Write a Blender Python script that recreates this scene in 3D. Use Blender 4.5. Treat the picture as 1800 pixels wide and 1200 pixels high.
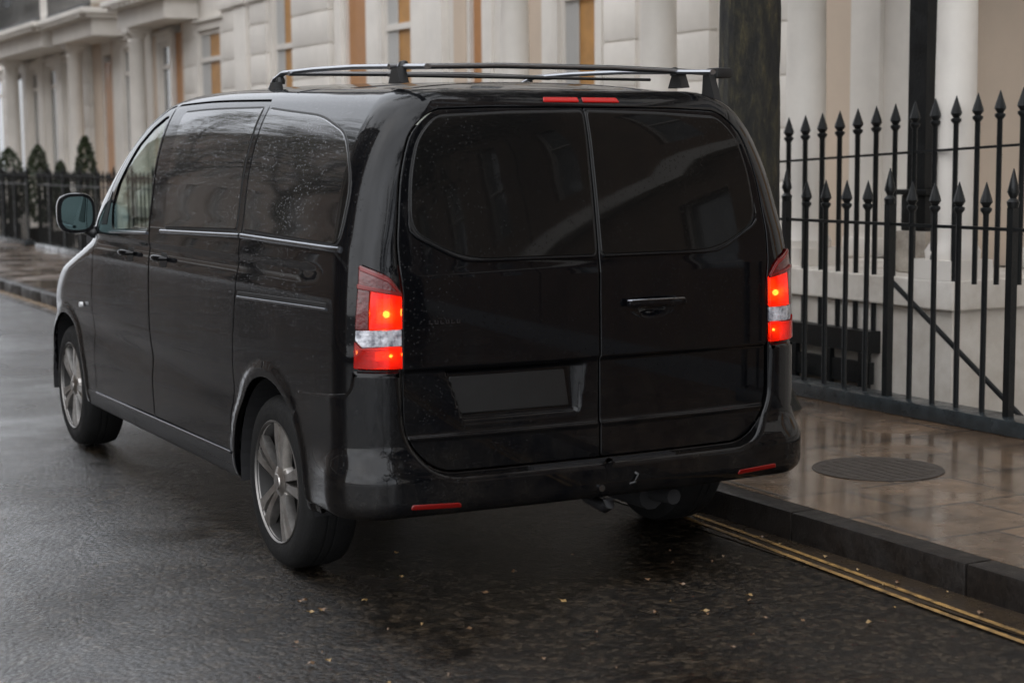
import bpy, bmesh, math, random
import numpy as np
from mathutils import Vector, Matrix
from mathutils.geometry import delaunay_2d_cdt
random.seed(7); rng = np.random.default_rng(7)
R_ = math.radians
scene = bpy.context.scene
COL = scene.collection
for o in list(bpy.data.objects): bpy.data.objects.remove(o)

# ------------------------------------------------------------------ camera
cd = bpy.data.cameras.new('camera'); cam = bpy.data.objects.new('camera', cd); COL.objects.link(cam)
cyaw, cpitch, croll = .4944, -.11, -.0082
Fv = Vector((math.sin(cyaw)*math.cos(cpitch), math.cos(cyaw)*math.cos(cpitch), math.sin(cpitch)))
Rv = Vector((math.cos(cyaw), -math.sin(cyaw), 0)); Uv = Rv.cross(Fv)
R2 = Rv*math.cos(croll)+Uv*math.sin(croll); U2 = -Rv*math.sin(croll)+Uv*math.cos(croll)
M = Matrix((R2, U2, -Fv)).transposed().to_4x4(); M.translation = Vector((-3.1279, -5.1278, 1.5631))
cam.matrix_world = M
cd.sensor_width = 36; cd.lens = 2934.93/1800*36; cd.clip_start = .1; cd.clip_end = 600
cd.dof.use_dof = True; cd.dof.focus_distance = 6.9; cd.dof.aperture_fstop = 2.8
scene.camera = cam
scene.view_settings.view_transform = 'Standard'; scene.view_settings.look = 'None'
scene.view_settings.exposure = 0.74; scene.view_settings.gamma = 1
# ------------------------------------------------------------------ sky and sun (overcast)
SUN_EL, SUN_AZ = 55, 258
w = bpy.data.worlds.new('World'); scene.world = w; w.use_nodes = True
nt = w.node_tree; bg = nt.nodes['Background']
sky = nt.nodes.new('ShaderNodeTexSky'); sky.sky_type = 'NISHITA'; sky.sun_disc = False
sky.sun_elevation = R_(SUN_EL); sky.sun_rotation = R_(SUN_AZ); sky.air_density = 1.0; sky.dust_density = 1.5; sky.ozone_density = 1
hs = nt.nodes.new('ShaderNodeHueSaturation'); hs.inputs['Saturation'].default_value = .28
tc = nt.nodes.new('ShaderNodeTexCoord'); cn = nt.nodes.new('ShaderNodeTexNoise'); cn.inputs['Scale'].default_value = 2.2; cn.inputs['Detail'].default_value = 5
cr = nt.nodes.new('ShaderNodeMapRange'); cr.inputs['From Min'].default_value = .3; cr.inputs['From Max'].default_value = .7
cr.inputs['To Min'].default_value = .75; cr.inputs['To Max'].default_value = 1.3
mx = nt.nodes.new('ShaderNodeMix'); mx.data_type = 'RGBA'; mx.blend_type = 'MULTIPLY'; mx.inputs[0].default_value = 1
nt.links.new(tc.outputs['Generated'], cn.inputs['Vector']); nt.links.new(cn.outputs['Fac'], cr.inputs['Value'])
ov = nt.nodes.new('ShaderNodeMix'); ov.data_type = 'RGBA'; ov.inputs[0].default_value = .72; ov.inputs[7].default_value = (8.2, 8.5, 9.1, 1)   # cloud sheet over the blue
nt.links.new(sky.outputs[0], hs.inputs['Color']); nt.links.new(hs.outputs[0], ov.inputs[6]); nt.links.new(ov.outputs[2], mx.inputs[6]); nt.links.new(cr.outputs[0], mx.inputs[7])
nt.links.new(mx.outputs[2], bg.inputs['Color']); bg.inputs['Strength'].default_value = .15
sl = bpy.data.lights.new('sun', 'SUN'); sl.energy = .7; sl.angle = R_(120); sl.color = (1, .96, .9)
so = bpy.data.objects.new('sun', sl); COL.objects.link(so)
az = R_(SUN_AZ); sd = Vector((math.sin(az)*math.cos(R_(SUN_EL)), math.cos(az)*math.cos(R_(SUN_EL)), math.sin(R_(SUN_EL))))
so.rotation_euler = sd.to_track_quat('Z', 'Y').to_euler(); so.location = sd*50

# ------------------------------------------------------------------ materials
MATS = {}
def mat(name, col=(.5,.5,.5), rough=.6, metal=0, coat=0, coat_rough=.03, spec=.5, vary=0, vscale=3, vcol=None, bump=0, bscale=60, rvar=0, rscale=4, emis=None, estr=0, alpha=None):
    m = bpy.data.materials.new(name); m.use_nodes = True; n = m.node_tree; b = n.nodes['Principled BSDF']
    b.inputs['Base Color'].default_value = (*col, 1); b.inputs['Roughness'].default_value = rough; b.inputs['Metallic'].default_value = metal
    b.inputs['Coat Weight'].default_value = coat; b.inputs['Coat Roughness'].default_value = coat_rough; b.inputs['Specular IOR Level'].default_value = spec
    if coat: b.inputs['Coat IOR'].default_value = 1.42
    tc = n.nodes.new('ShaderNodeTexCoord')
    if vary:
        nz = n.nodes.new('ShaderNodeTexNoise'); nz.inputs['Scale'].default_value = vscale; nz.inputs['Detail'].default_value = 6; nz.inputs['Roughness'].default_value = .65
        r = n.nodes.new('ShaderNodeMapRange'); r.inputs['From Min'].default_value = .35; r.inputs['From Max'].default_value = .7
        r.inputs['To Max'].default_value = vary
        mix = n.nodes.new('ShaderNodeMix'); mix.data_type = 'RGBA'; mix.inputs[6].default_value = (*col, 1); mix.inputs[7].default_value = (*(vcol or tuple(c*.5 for c in col)), 1)
        n.links.new(tc.outputs['Object'], nz.inputs['Vector']); n.links.new(nz.outputs['Fac'], r.inputs['Value']); n.links.new(r.outputs[0], mix.inputs[0]); n.links.new(mix.outputs[2], b.inputs['Base Color'])
    if rvar:
        nz = n.nodes.new('ShaderNodeTexNoise'); nz.inputs['Scale'].default_value = rscale; nz.inputs['Detail'].default_value = 6
        r = n.nodes.new('ShaderNodeMapRange'); r.inputs['From Min'].default_value = .35; r.inputs['From Max'].default_value = .7
        r.inputs['To Min'].default_value = rough; r.inputs['To Max'].default_value = rough+rvar
        n.links.new(tc.outputs['Object'], nz.inputs['Vector']); n.links.new(nz.outputs['Fac'], r.inputs['Value']); n.links.new(r.outputs[0], b.inputs['Roughness'])
    if bump:
        nz = n.nodes.new('ShaderNodeTexNoise'); nz.inputs['Scale'].default_value = bscale; nz.inputs['Detail'].default_value = 4
        bp = n.nodes.new('ShaderNodeBump'); bp.inputs['Strength'].default_value = bump; bp.inputs['Distance'].default_value = .01
        n.links.new(tc.outputs['Object'], nz.inputs['Vector']); n.links.new(nz.outputs['Fac'], bp.inputs['Height']); n.links.new(bp.outputs[0], b.inputs['Normal'])
    if emis: b.inputs['Emission Color'].default_value = (*emis, 1); b.inputs['Emission Strength'].default_value = estr
    MATS[name] = m; return m

def paint_mat(name, col, under, spec, coat=1):
    """black car paint: rain drops and road film, both as shape and gloss"""
    m = mat(name, col, under, coat=coat, coat_rough=.03, spec=spec)
    n = m.node_tree; b = n.nodes['Principled BSDF']; tc = n.nodes.new('ShaderNodeTexCoord'); b.inputs['Coat IOR'].default_value = 1.42
    v = n.nodes.new('ShaderNodeTexVoronoi'); v.inputs['Scale'].default_value = 75; v.inputs['Randomness'].default_value = 1
    r = n.nodes.new('ShaderNodeMapRange'); r.inputs['From Min'].default_value = .0; r.inputs['From Max'].default_value = .22; r.inputs['To Min'].default_value = 1; r.inputs['To Max'].default_value = 0
    nz = n.nodes.new('ShaderNodeTexNoise'); nz.inputs['Scale'].default_value = 2.5; nz.inputs['Detail'].default_value = 8; nz.inputs['Roughness'].default_value = .7
    r2 = n.nodes.new('ShaderNodeMapRange'); r2.inputs['From Min'].default_value = .36; r2.inputs['From Max'].default_value = .62; r2.inputs['To Min'].default_value = .0; r2.inputs['To Max'].default_value = 1
    mu = n.nodes.new('ShaderNodeMath'); mu.operation = 'MULTIPLY'
    bp = n.nodes.new('ShaderNodeBump'); bp.inputs['Strength'].default_value = .4; bp.inputs['Distance'].default_value = .0025
    n.links.new(tc.outputs['Object'], v.inputs['Vector']); n.links.new(v.outputs['Distance'], r.inputs['Value'])
    n.links.new(tc.outputs['Object'], nz.inputs['Vector']); n.links.new(nz.outputs['Fac'], r2.inputs['Value'])
    n.links.new(r.outputs[0], mu.inputs[0]); n.links.new(r2.outputs[0], mu.inputs[1]); n.links.new(mu.outputs[0], bp.inputs['Height'])
    n.links.new(bp.outputs[0], b.inputs['Coat Normal']); n.links.new(bp.outputs[0], b.inputs['Normal'])
    sx = n.nodes.new('ShaderNodeSeparateXYZ'); n.links.new(tc.outputs['Object'], sx.inputs[0])
    gz = n.nodes.new('ShaderNodeMapRange'); gz.inputs['From Min'].default_value = .95; gz.inputs['From Max'].default_value = .3; gz.inputs['To Min'].default_value = .12; gz.inputs['To Max'].default_value = 1; n.links.new(sx.outputs['Z'], gz.inputs['Value'])
    gn = n.nodes.new('ShaderNodeTexNoise'); gn.inputs['Scale'].default_value = 6; gn.inputs['Detail'].default_value = 10; gn.inputs['Roughness'].default_value = .8; n.links.new(tc.outputs['Object'], gn.inputs['Vector'])
    gr = n.nodes.new('ShaderNodeMapRange'); gr.inputs['From Min'].default_value = .42; gr.inputs['From Max'].default_value = .72; n.links.new(gn.outputs['Fac'], gr.inputs['Value'])
    gm = n.nodes.new('ShaderNodeMath'); gm.operation = 'MULTIPLY'; n.links.new(gz.outputs[0], gm.inputs[0]); n.links.new(gr.outputs[0], gm.inputs[1])
    gx = n.nodes.new('ShaderNodeMix'); gx.data_type = 'RGBA'; gx.inputs[6].default_value = (*col, 1); gx.inputs[7].default_value = (.014,.012,.010,1)
    n.links.new(gm.outputs[0], gx.inputs[0]); n.links.new(gx.outputs[2], b.inputs['Base Color'])
    r3 = n.nodes.new('ShaderNodeMapRange'); r3.inputs['From Min'].default_value = .3; r3.inputs['From Max'].default_value = .75; r3.inputs['To Min'].default_value = .01; r3.inputs['To Max'].default_value = .07
    n.links.new(nz.outputs['Fac'], r3.inputs['Value']); n.links.new(r3.outputs[0], b.inputs['Coat Roughness'])
    return m
PAINT = paint_mat('black_paint', (.0014,.0017,.0026), .5, .02)
TINT = paint_mat('privacy_glass', (.003,.003,.003), .5, .05, coat=1)
TINT.node_tree.nodes['Principled BSDF'].inputs['Coat IOR'].default_value = 1.5
PAINT.node_tree.nodes['Principled BSDF'].inputs['Coat Weight'].default_value = .82
TINT2 = TINT.copy(); TINT2.name = 'rear_privacy_glass'; TINT2.node_tree.nodes['Principled BSDF'].inputs['Coat IOR'].default_value = 1.36
RUBBER = mat('rubber_seal', (.006,.006,.006), .6)
PLASTIC = mat('black_plastic', (.012,.012,.013), .38, bump=.15, bscale=300)
TRIM = mat('bright_trim', (.22,.23,.25), .22, metal=1)
INNER = mat('dark_interior', (.012,.012,.013), .8)
SEATM = mat('seat_fabric', (.02,.022,.026), .8)
PLATE = mat('blank_plate', (.006,.006,.006), .45, vary=.5, vscale=20, vcol=(.012,.012,.012))
RUBT = mat('tyre_rubber', (.008,.008,.008), .6, spec=.3, rvar=.2, rscale=10, bump=.3, bscale=120)
ALLOY = mat('alloy', (.66,.64,.61), .30, metal=1, vary=.7, vscale=14, vcol=(.22,.20,.19))
RIMM = mat('dull_rim', (.24,.23,.22), .42, metal=1, vary=.5, vscale=14, vcol=(.12,.115,.11))
DISC = mat('brake_disc', (.015,.014,.013), .6, metal=.3)
REFL = mat('red_reflector', (.16,.002,.001), .25, coat=.4)
BRAKEL = mat('brake_light_lens', (.30,.003,.002), .25, coat=.4, emis=(1,.004,.002), estr=.06)
CLEARL = mat('clear_lamp_lens', (.72,.73,.78), .12, coat=1, vary=1, vscale=34, vcol=(.03,.03,.05), bump=.6, bscale=80)
BULB = mat('bulb', (1,.5,.2), .5, emis=(1,.50,.14), estr=34)
LED = mat('lit_reflector', (.4,.1,.03), .5, emis=(1,.12,.006), estr=3.6)
MIRR = mat('mirror_glass', (.16,.24,.24), .02, metal=1)
def lens_mat():
    m = bpy.data.materials.new('red_lens'); m.use_nodes = True; n = m.node_tree
    for x in list(n.nodes):
        if x.type != 'OUTPUT_MATERIAL': n.nodes.remove(x)
    out = [x for x in n.nodes if x.type == 'OUTPUT_MATERIAL'][0]
    tr = n.nodes.new('ShaderNodeBsdfTranslucent'); tr.inputs['Color'].default_value = (.85,.03,.002,1)
    df = n.nodes.new('ShaderNodeBsdfDiffuse'); df.inputs['Color'].default_value = (.30,.002,.001,1)
    gl = n.nodes.new('ShaderNodeBsdfGlossy'); gl.inputs['Roughness'].default_value = .06; gl.inputs['Color'].default_value = (1,1,1,1)
    fr = n.nodes.new('ShaderNodeFresnel'); fr.inputs['IOR'].default_value = 1.45
    wv = n.nodes.new('ShaderNodeTexBrick'); wv.inputs['Scale'].default_value = 1; wv.inputs['Brick Width'].default_value = .022; wv.inputs['Row Height'].default_value = .014; wv.inputs['Mortar Size'].default_value = .0012; wv.offset = 0
    tc = n.nodes.new('ShaderNodeTexCoord'); mp = n.nodes.new('ShaderNodeMapping'); mp.inputs['Rotation'].default_value = (R_(90),0,0)
    bp = n.nodes.new('ShaderNodeBump'); bp.inputs['Strength'].default_value = .6; bp.inputs['Distance'].default_value = .002
    n.links.new(tc.outputs['Object'], mp.inputs[0]); n.links.new(mp.outputs[0], wv.inputs['Vector']); n.links.new(wv.outputs['Fac'], bp.inputs['Height'])
    for q in (tr, df): n.links.new(bp.outputs[0], q.inputs['Normal'])
    a = n.nodes.new('ShaderNodeMixShader'); a.inputs[0].default_value = .35
    c = n.nodes.new('ShaderNodeMixShader')
    tp = n.nodes.new('ShaderNodeBsdfTransparent'); tp.inputs['Color'].default_value = (.95,.30,.10,1); a2 = n.nodes.new('ShaderNodeMixShader'); a2.inputs[0].default_value = .10
    n.links.new(a.outputs[0], a2.inputs[1]); n.links.new(tp.outputs[0], a2.inputs[2])
    n.links.new(tr.outputs[0], a.inputs[1]); n.links.new(df.outputs[0], a.inputs[2]); n.links.new(fr.outputs[0], c.inputs[0]); n.links.new(a2.outputs[0], c.inputs[1]); n.links.new(gl.outputs[0], c.inputs[2]); n.links.new(c.outputs[0], out.inputs[0])
    return m
LENS = lens_mat()
TRAY = mat('lamp_reflector_tray', (.10,.02,.02), .5)
DLENS = mat('dark_red_lens', (.12,.001,.001), .15, coat=1, vary=.7, vscale=30, vcol=(.04,.002,.002), bump=.3, bscale=60)
def glass_mat(name, tint, refl_ior=1.5):
    m = bpy.data.materials.new(name); m.use_nodes = True; n = m.node_tree
    for x in list(n.nodes):
        if x.type != 'OUTPUT_MATERIAL': n.nodes.remove(x)
    out = [x for x in n.nodes if x.type == 'OUTPUT_MATERIAL'][0]
    tr = n.nodes.new('ShaderNodeBsdfTransparent'); tr.inputs['Color'].default_value = (*tint, 1)
    gl = n.nodes.new('ShaderNodeBsdfGlossy'); gl.inputs['Roughness'].default_value = .01
    fr = n.nodes.new('ShaderNodeFresnel'); ge = n.nodes.new('ShaderNodeNewGeometry'); mr = n.nodes.new('ShaderNodeMapRange')
    mr.inputs['To Min'].default_value = refl_ior; mr.inputs['To Max'].default_value = 1/refl_ior   # a thin pane reflects the same from both sides
    n.links.new(ge.outputs['Backfacing'], mr.inputs['Value']); n.links.new(mr.outputs[0], fr.inputs['IOR'])
    c = n.nodes.new('ShaderNodeMixShader'); n.links.new(fr.outputs[0], c.inputs[0]); n.links.new(tr.outputs[0], c.inputs[1]); n.links.new(gl.outputs[0], c.inputs[2]); n.links.new(c.outputs[0], out.inputs[0])
    return m
GLASS = glass_mat('window_glass', (.80,.88,.84), 1.38)

def tag(o, label=None, cat=None, group=None, kind=None):
    if label: o['label'] = label
    if cat: o['category'] = cat
    if group: o['group'] = group
    if kind: o['kind'] = kind
    return o
def empty(name, loc=(0,0,0), label=None, cat=None, group=None):
    o = bpy.data.objects.new(name, None); COL.objects.link(o); o.location = loc; o.empty_display_size = .2
    return tag(o, label, cat, group)
def link(name, me, m, parent=None):
    o = bpy.data.objects.new(name, me); COL.objects.link(o)
    if m: me.materials.append(m)
    if parent: o.parent = parent
    return o
class MB:
    """collects shapes into one mesh"""
    def __init__(s): s.v = []; s.f = []
    def add(s, vs, fs):
        k = len(s.v); s.v += [tuple(v) for v in vs]; s.f += [tuple(i+k for i in f) for f in fs]; return s
    def box(s, x0, x1, y0, y1, z0, z1, bev=0):
        if bev and min(x1-x0, y1-y0, z1-z0) > 2.2*bev:
            b = bev; vs = []; 
            xs = (x0, x1); ys = (y0, y1); zs = (z0, z1)
            bm = bmesh.new(); bmesh.ops.create_cube(bm, size=1)
            for v in bm.verts: v.co = Vector(((x0+x1)/2+v.co.x*(x1-x0), (y0+y1)/2+v.co.y*(y1-y0), (z0+z1)/2+v.co.z*(z1-z0)))
            bmesh.ops.bevel(bm, geom=list(bm.edges), offset=b, segments=2, affect='EDGES', profile=.6)
            bm.verts.index_update(); r = s.add([v.co for v in bm.verts], [[v.index for v in f.verts] for f in bm.faces]); bm.free(); return r
        return s.add([(x0,y0,z0),(x1,y0,z0),(x1,y1,z0),(x0,y1,z0),(x0,y0,z1),(x1,y0,z1),(x1,y1,z1),(x0,y1,z1)],
            [(0,3,2,1),(4,5,6,7),(0,1,5,4),(1,2,6,5),(2,3,7,6),(3,0,4,7)])
    def lathe(s, cx, cy, prof, n=16, a0=0):
        vs = []; fs = []
        for r, z in prof:
            for i in range(n):
                a = a0+2*math.pi*i/n; vs.append((cx+r*math.cos(a), cy+r*math.sin(a), z))
        for k in range(len(prof)-1):
            for i in range(n): fs.append((k*n+i, k*n+(i+1)%n, (k+1)*n+(i+1)%n, (k+1)*n+i))
        fs.append(tuple(range(n))[::-1]); fs.append(tuple((len(prof)-1)*n+i for i in range(n)))
        return s.add(vs, fs)
    def tube(s, pts, r, n=8, taper=None):
        pts = [Vector(p) for p in pts]; vs = []; fs = []
        for i, p in enumerate(pts):
            t = (pts[min(i+1, len(pts)-1)]-pts[max(i-1, 0)]).normalized()
            up = Vector((0,0,1)) if abs(t.z) < .9 else Vector((1,0,0))
            a = t.cross(up).normalized(); b = a.cross(t); rr = r if taper is None else taper[i]
            for k in range(n):
                q = 2*math.pi*k/n; vs.append(p+a*math.cos(q)*rr+b*math.sin(q)*rr)
        for i in range(len(pts)-1):
            for k in range(n): fs.append((i*n+k, i*n+(k+1)%n, (i+1)*n+(k+1)%n, (i+1)*n+k))
        fs.append(tuple(range(n))[::-1]); fs.append(tuple((len(pts)-1)*n+k for k in range(n)))
        return s.add(vs, fs)
    def prism(s, poly, axis, a, b):
        """2D polygon extruded along an axis between a and b"""
        n = len(poly)
        def P(u, v, t): return {'x': (t,u,v), 'y': (u,t,v), 'z': (u,v,t)}[axis]
        vs = [P(u,v,a) for u,v in poly]+[P(u,v,b) for u,v in poly]
        return s.add(vs, [tuple(range(n))[::-1], tuple(range(n, 2*n))]+[(i,(i+1)%n,(i+1)%n+n,i+n) for i in range(n)])
    def build(s, name, m, parent=None, smooth=None):
        me = bpy.data.meshes.new(name); me.from_pydata(s.v, [], s.f); 
        bm = bmesh.new(); bm.from_mesh(me); bmesh.ops.recalc_face_normals(bm, faces=bm.faces); bm.to_mesh(me); bm.free()
        if smooth:
            me.polygons.foreach_set('use_smooth', [True]*len(me.polygons))
            me.set_sharp_from_angle(angle=R_(smooth))
        return link(name, me, m, parent)

# ================================================================== SETTING
def asphalt_mat():
    m = bpy.data.materials.new('wet_asphalt'); m.use_nodes = True; n = m.node_tree; b = n.nodes['Principled BSDF']
    tc = n.nodes.new('ShaderNodeTexCoord')
    def noise(sc, det=5, rg=.6):
        x = n.nodes.new('ShaderNodeTexNoise'); x.inputs['Scale'].default_value = sc; x.inputs['Detail'].default_value = det; x.inputs['Roughness'].default_value = rg
        n.links.new(tc.outputs['Object'], x.inputs['Vector']); return x
    def rng_(src, a, b_, c, d):
        x = n.nodes.new('ShaderNodeMapRange'); x.inputs['From Min'].default_value = a; x.inputs['From Max'].default_value = b_; x.inputs['To Min'].default_value = c; x.inputs['To Max'].default_value = d
        n.links.new(src, x.inputs['Value']); return x
    big = noise(.9, 7); fine = noise(190, 3, .8); mid = noise(14, 6)
    cr = n.nodes.new('ShaderNodeValToRGB'); cr.color_ramp.elements[0].position = .35; cr.color_ramp.elements[0].color = (.003,.0026,.0022,1); cr.color_ramp.elements[1].position = .72; cr.color_ramp.elements[1].color = (.026,.019,.012,1)
    n.links.new(mid.outputs['Fac'], cr.inputs[0])
    v = n.nodes.new('ShaderNodeTexVoronoi'); v.inputs['Scale'].default_value = 52; n.links.new(tc.outputs['Object'], v.inputs['Vector'])
    mx = n.nodes.new('ShaderNodeMix'); mx.data_type = 'RGBA'; mx.blend_type = 'MULTIPLY'; mx.inputs[0].default_value = .7
    vr = rng_(v.outputs['Color'], .35, .95, .25, 4.2)
    n.links.new(cr.outputs[0], mx.inputs[6]); n.links.new(vr.outputs[0], mx.inputs[7]); n.links.new(mx.outputs[2], b.inputs['Base Color'])
    ro = rng_(big.outputs['Fac'], .38, .62, .10, .30); n.links.new(ro.outputs[0], b.inputs['Roughness'])
    bh = n.nodes.new('ShaderNodeMath'); bh.operation = 'ADD'; vd = rng_(v.outputs['Distance'], 0, .9, 1, 0)
    n.links.new(vd.outputs[0], bh.inputs[0]); n.links.new(fine.outputs['Fac'], bh.inputs[1])
    st = rng_(big.outputs['Fac'], .36, .6, .35, .9)
    bp = n.nodes.new('ShaderNodeBump'); bp.inputs['Distance'].default_value = .006
    n.links.new(st.outputs[0], bp.inputs['Strength']); n.links.new(bh.outputs[0], bp.inputs['Height'])
    b2 = n.nodes.new('ShaderNodeBump'); b2.inputs['Strength'].default_value = .25; b2.inputs['Distance'].default_value = .02
    n.links.new(mid.outputs['Fac'], b2.inputs['Height']); n.links.new(bp.outputs[0], b2.inputs['Normal'])
    n.links.new(b2.outputs[0], b.inputs['Normal']); b.inputs['Specular IOR Level'].default_value = .22
    # film of rain water over the stones: gloss raised leftwards for a brighter sky sheen
    sx = n.nodes.new('ShaderNodeSeparateXYZ'); n.links.new(tc.outputs['Object'], sx.inputs[0])
    sheen_x = rng_(sx.outputs['X'], -.5, -2.6, 0, 1); pud = rng_(big.outputs['Fac'], .40, .62, .5, 0)
    wa = n.nodes.new('ShaderNodeMath'); wa.operation = 'ADD'; wa.use_clamp = True; n.links.new(sheen_x.outputs[0], wa.inputs[0]); n.links.new(pud.outputs[0], wa.inputs[1])
    ww = rng_(wa.outputs[0], 0, 1, .30, 1); n.links.new(ww.outputs[0], b.inputs['Coat Weight']); b.inputs['Coat IOR'].default_value = 1.42
    cro = rng_(big.outputs['Fac'], .40, .60, .04, .16); n.links.new(cro.outputs[0], b.inputs['Coat Roughness'])
    cst = rng_(big.outputs['Fac'], .38, .60, .35, 1.0); cb = n.nodes.new('ShaderNodeBump'); cb.inputs['Distance'].default_value = .0055
    n.links.new(cst.outputs[0], cb.inputs['Strength']); n.links.new(bh.outputs[0], cb.inputs['Height']); n.links.new(cb.outputs[0], b.inputs['Coat Normal'])
    return m
def paving_mat():
    m = bpy.data.materials.new('wet_flagstones'); m.use_nodes = True; n = m.node_tree; b = n.nodes['Principled BSDF']
    tc = n.nodes.new('ShaderNodeTexCoord'); mp = n.nodes.new('ShaderNodeMapping'); mp.inputs['Rotation'].default_value = (0,0,0)
    br = n.nodes.new('ShaderNodeTexBrick'); br.inputs['Scale'].default_value = 1; br.inputs['Brick Width'].default_value = .60; br.inputs['Row Height'].default_value = .45; br.inputs['Mortar Size'].default_value = .012; br.inputs['Mortar Smooth'].default_value = .3
    br.inputs['Color1'].default_value = (.155,.098,.058,1); br.inputs['Color2'].default_value = (.10,.066,.042,1); br.inputs['Mortar'].default_value = (.035,.026,.02,1)
    n.links.new(tc.outputs['Object'], mp.inputs[0]); n.links.new(mp.outputs[0], br.inputs['Vector'])
    nz = n.nodes.new('ShaderNodeTexNoise'); nz.inputs['Scale'].default_value = 5; nz.inputs['Detail'].default_value = 9; nz.inputs['Roughness'].default_value = .7; n.links.new(tc.outputs['Object'], nz.inputs['Vector'])
    r = n.nodes.new('ShaderNodeMapRange'); r.inputs['From Min'].default_value = .35; r.inputs['From Max'].default_value = .68; r.inputs['To Min'].default_value = .45; r.inputs['To Max'].default_value = 1.5; n.links.new(nz.outputs['Fac'], r.inputs['Value'])
    mx = n.nodes.new('ShaderNodeMix'); mx.data_type = 'RGBA'; mx.blend_type = 'MULTIPLY'; mx.inputs[0].default_value = 1
    n.links.new(br.outputs['Color'], mx.inputs[6]); n.links.new(r.outputs[0], mx.inputs[7]); n.links.new(mx.outputs[2], b.inputs['Base Color'])
    n2 = n.nodes.new('ShaderNodeTexNoise'); n2.inputs['Scale'].default_value = 1.7; n2.inputs['Detail'].default_value = 6; n.links.new(tc.outputs['Object'], n2.inputs['Vector'])
    r2 = n.nodes.new('ShaderNodeMapRange'); r2.inputs['From Min'].default_value = .42; r2.inputs['From Max'].default_value = .6; r2.inputs['To Min'].default_value = .1; r2.inputs['To Max'].default_value = .42; n.links.new(n2.outputs['Fac'], r2.inputs['Value']); n.links.new(r2.outputs[0], b.inputs['Roughness'])
    ad = n.nodes.new('ShaderNodeMath'); ad.operation = 'MULTIPLY_ADD'; ad.inputs[1].default_value = -1.0; n.links.new(br.outputs['Fac'], ad.inputs[0]); n.links.new(nz.outputs['Fac'], ad.inputs[2])
    bp = n.nodes.new('ShaderNodeBump'); bp.inputs['Strength'].default_value = .5; bp.inputs['Distance'].default_value = .012; n.links.new(ad.outputs[0], bp.inputs['Height']); n.links.new(bp.outputs[0], b.inputs['Normal'])
    b.inputs['Coat Weight'].default_value = .75; b.inputs['Coat IOR'].default_value = 1.36
    r5 = n.nodes.new('ShaderNodeMapRange'); r5.inputs['From Min'].default_value = .42; r5.inputs['From Max'].default_value = .62; r5.inputs['To Min'].default_value = .05; r5.inputs['To Max'].default_value = .3
    n.links.new(n2.outputs['Fac'], r5.inputs['Value']); n.links.new(r5.outputs[0], b.inputs['Coat Roughness'])
    b5 = n.nodes.new('ShaderNodeBump'); b5.inputs['Strength'].default_value = .10; b5.inputs['Distance'].default_value = .01; n.links.new(nz.outputs['Fac'], b5.inputs['Height']); n.links.new(b5.outputs[0], b.inputs['Coat Normal'])
    return m
ASPH = asphalt_mat(); PAVE = paving_mat()
KERBM = mat('wet_granite_kerb', (.016,.013,.011), .30, spec=.35, rvar=.3, rscale=9, vary=.9, vscale=30, vcol=(.006,.005,.0045), bump=.25, bscale=90)
GUTM = mat('wet_gutter_stone', (.045,.032,.02), .18, rvar=.25, rscale=6, vary=.9, vscale=12, vcol=(.022,.016,.012), bump=.3, bscale=60)
YEL = mat('worn_yellow_paint', (.42,.25,.085), .35, vary=1, vscale=17, vcol=(.05,.035,.02), bump=.3, bscale=120)
def sheet(name, x0, x1, y0, y1, z, m, nx=1, ny=1):
    vs = [(x0+(x1-x0)*i/nx, y0+(y1-y0)*j/ny, z) for j in range(ny+1) for i in range(nx+1)]
    fs = [(j*(nx+1)+i, j*(nx+1)+i+1, (j+1)*(nx+1)+i+1, (j+1)*(nx+1)+i) for j in range(ny) for i in range(nx)]
    me = bpy.data.meshes.new(name); me.from_pydata(vs, [], fs); return tag(link(name, me, m), kind='structure')
KX = 1.03                                   # kerb face
sheet('ground', -140, 140, -120, 260, -2.4, mat('earth', (.05,.045,.04), .9))
MB().box(-10.2, KX+.1, -60, 200, -2.3, 0).build('road', ASPH)['kind'] = 'structure'
# pavement box with flagstones, kerb stones
MB().box(KX+.13, 3.42, -60, 200, -2.2, .118).build('pavement', PAVE)['kind'] = 'structure'
MB().box(-13.5, -10.2, -60, 200, -2.2, .12).build('opposite_pavement', PAVE)['kind'] = 'structure'
kb = MB(); y = -14.0
while y < 60:
    L = .9+.12*random.random(); dz = random.uniform(-.002,.002)
    kb.box(KX+random.uniform(-.003,.003), KX+.13, y+.003, y+L-.003, -.1, .12+dz, .012); y += L
kb.box(KX, KX+.13, -60, -14.01, -.1, .12); kb.box(KX, KX+.13, y+.01, 200, -.1, .12)
tag(kb.build('kerb', KERBM, smooth=40), kind='structure')
g = MB(); y = -14.0
sheet('gutter', KX-.20, KX-.001, -60, 60, .004, GUTM)
def ribbon(name, pts, wd, z, m):
    vs = []; fs = []; n = 60; ys = np.linspace(pts[0][1], pts[-1][1], n)
    xs = np.interp(ys, [p[1] for p in pts], [p[0] for p in pts])
    for x, y_ in zip(xs, ys): vs += [(x-wd/2, y_, z), (x+wd/2, y_, z)]
    for i in range(n-1): fs.append((2*i, 2*i+1, 2*i+3, 2*i+2))
    me = bpy.data.meshes.new(name); me.from_pydata(vs, [], fs); return tag(link(name, me, m), kind='structure')
ribbon('yellow_line', [(.77,-8), (.80,-3), (.846,-1.2), (.905,-.2), (.965,.8), (.985,3), (1.0,30)], .025, .008, YEL)
ribbon('yellow_line', [(.70,-8), (.73,-3), (.776,-1.2), (.838,-.2), (.905,.8), (.93,3), (.94,30)], .025, .008, YEL)

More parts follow.
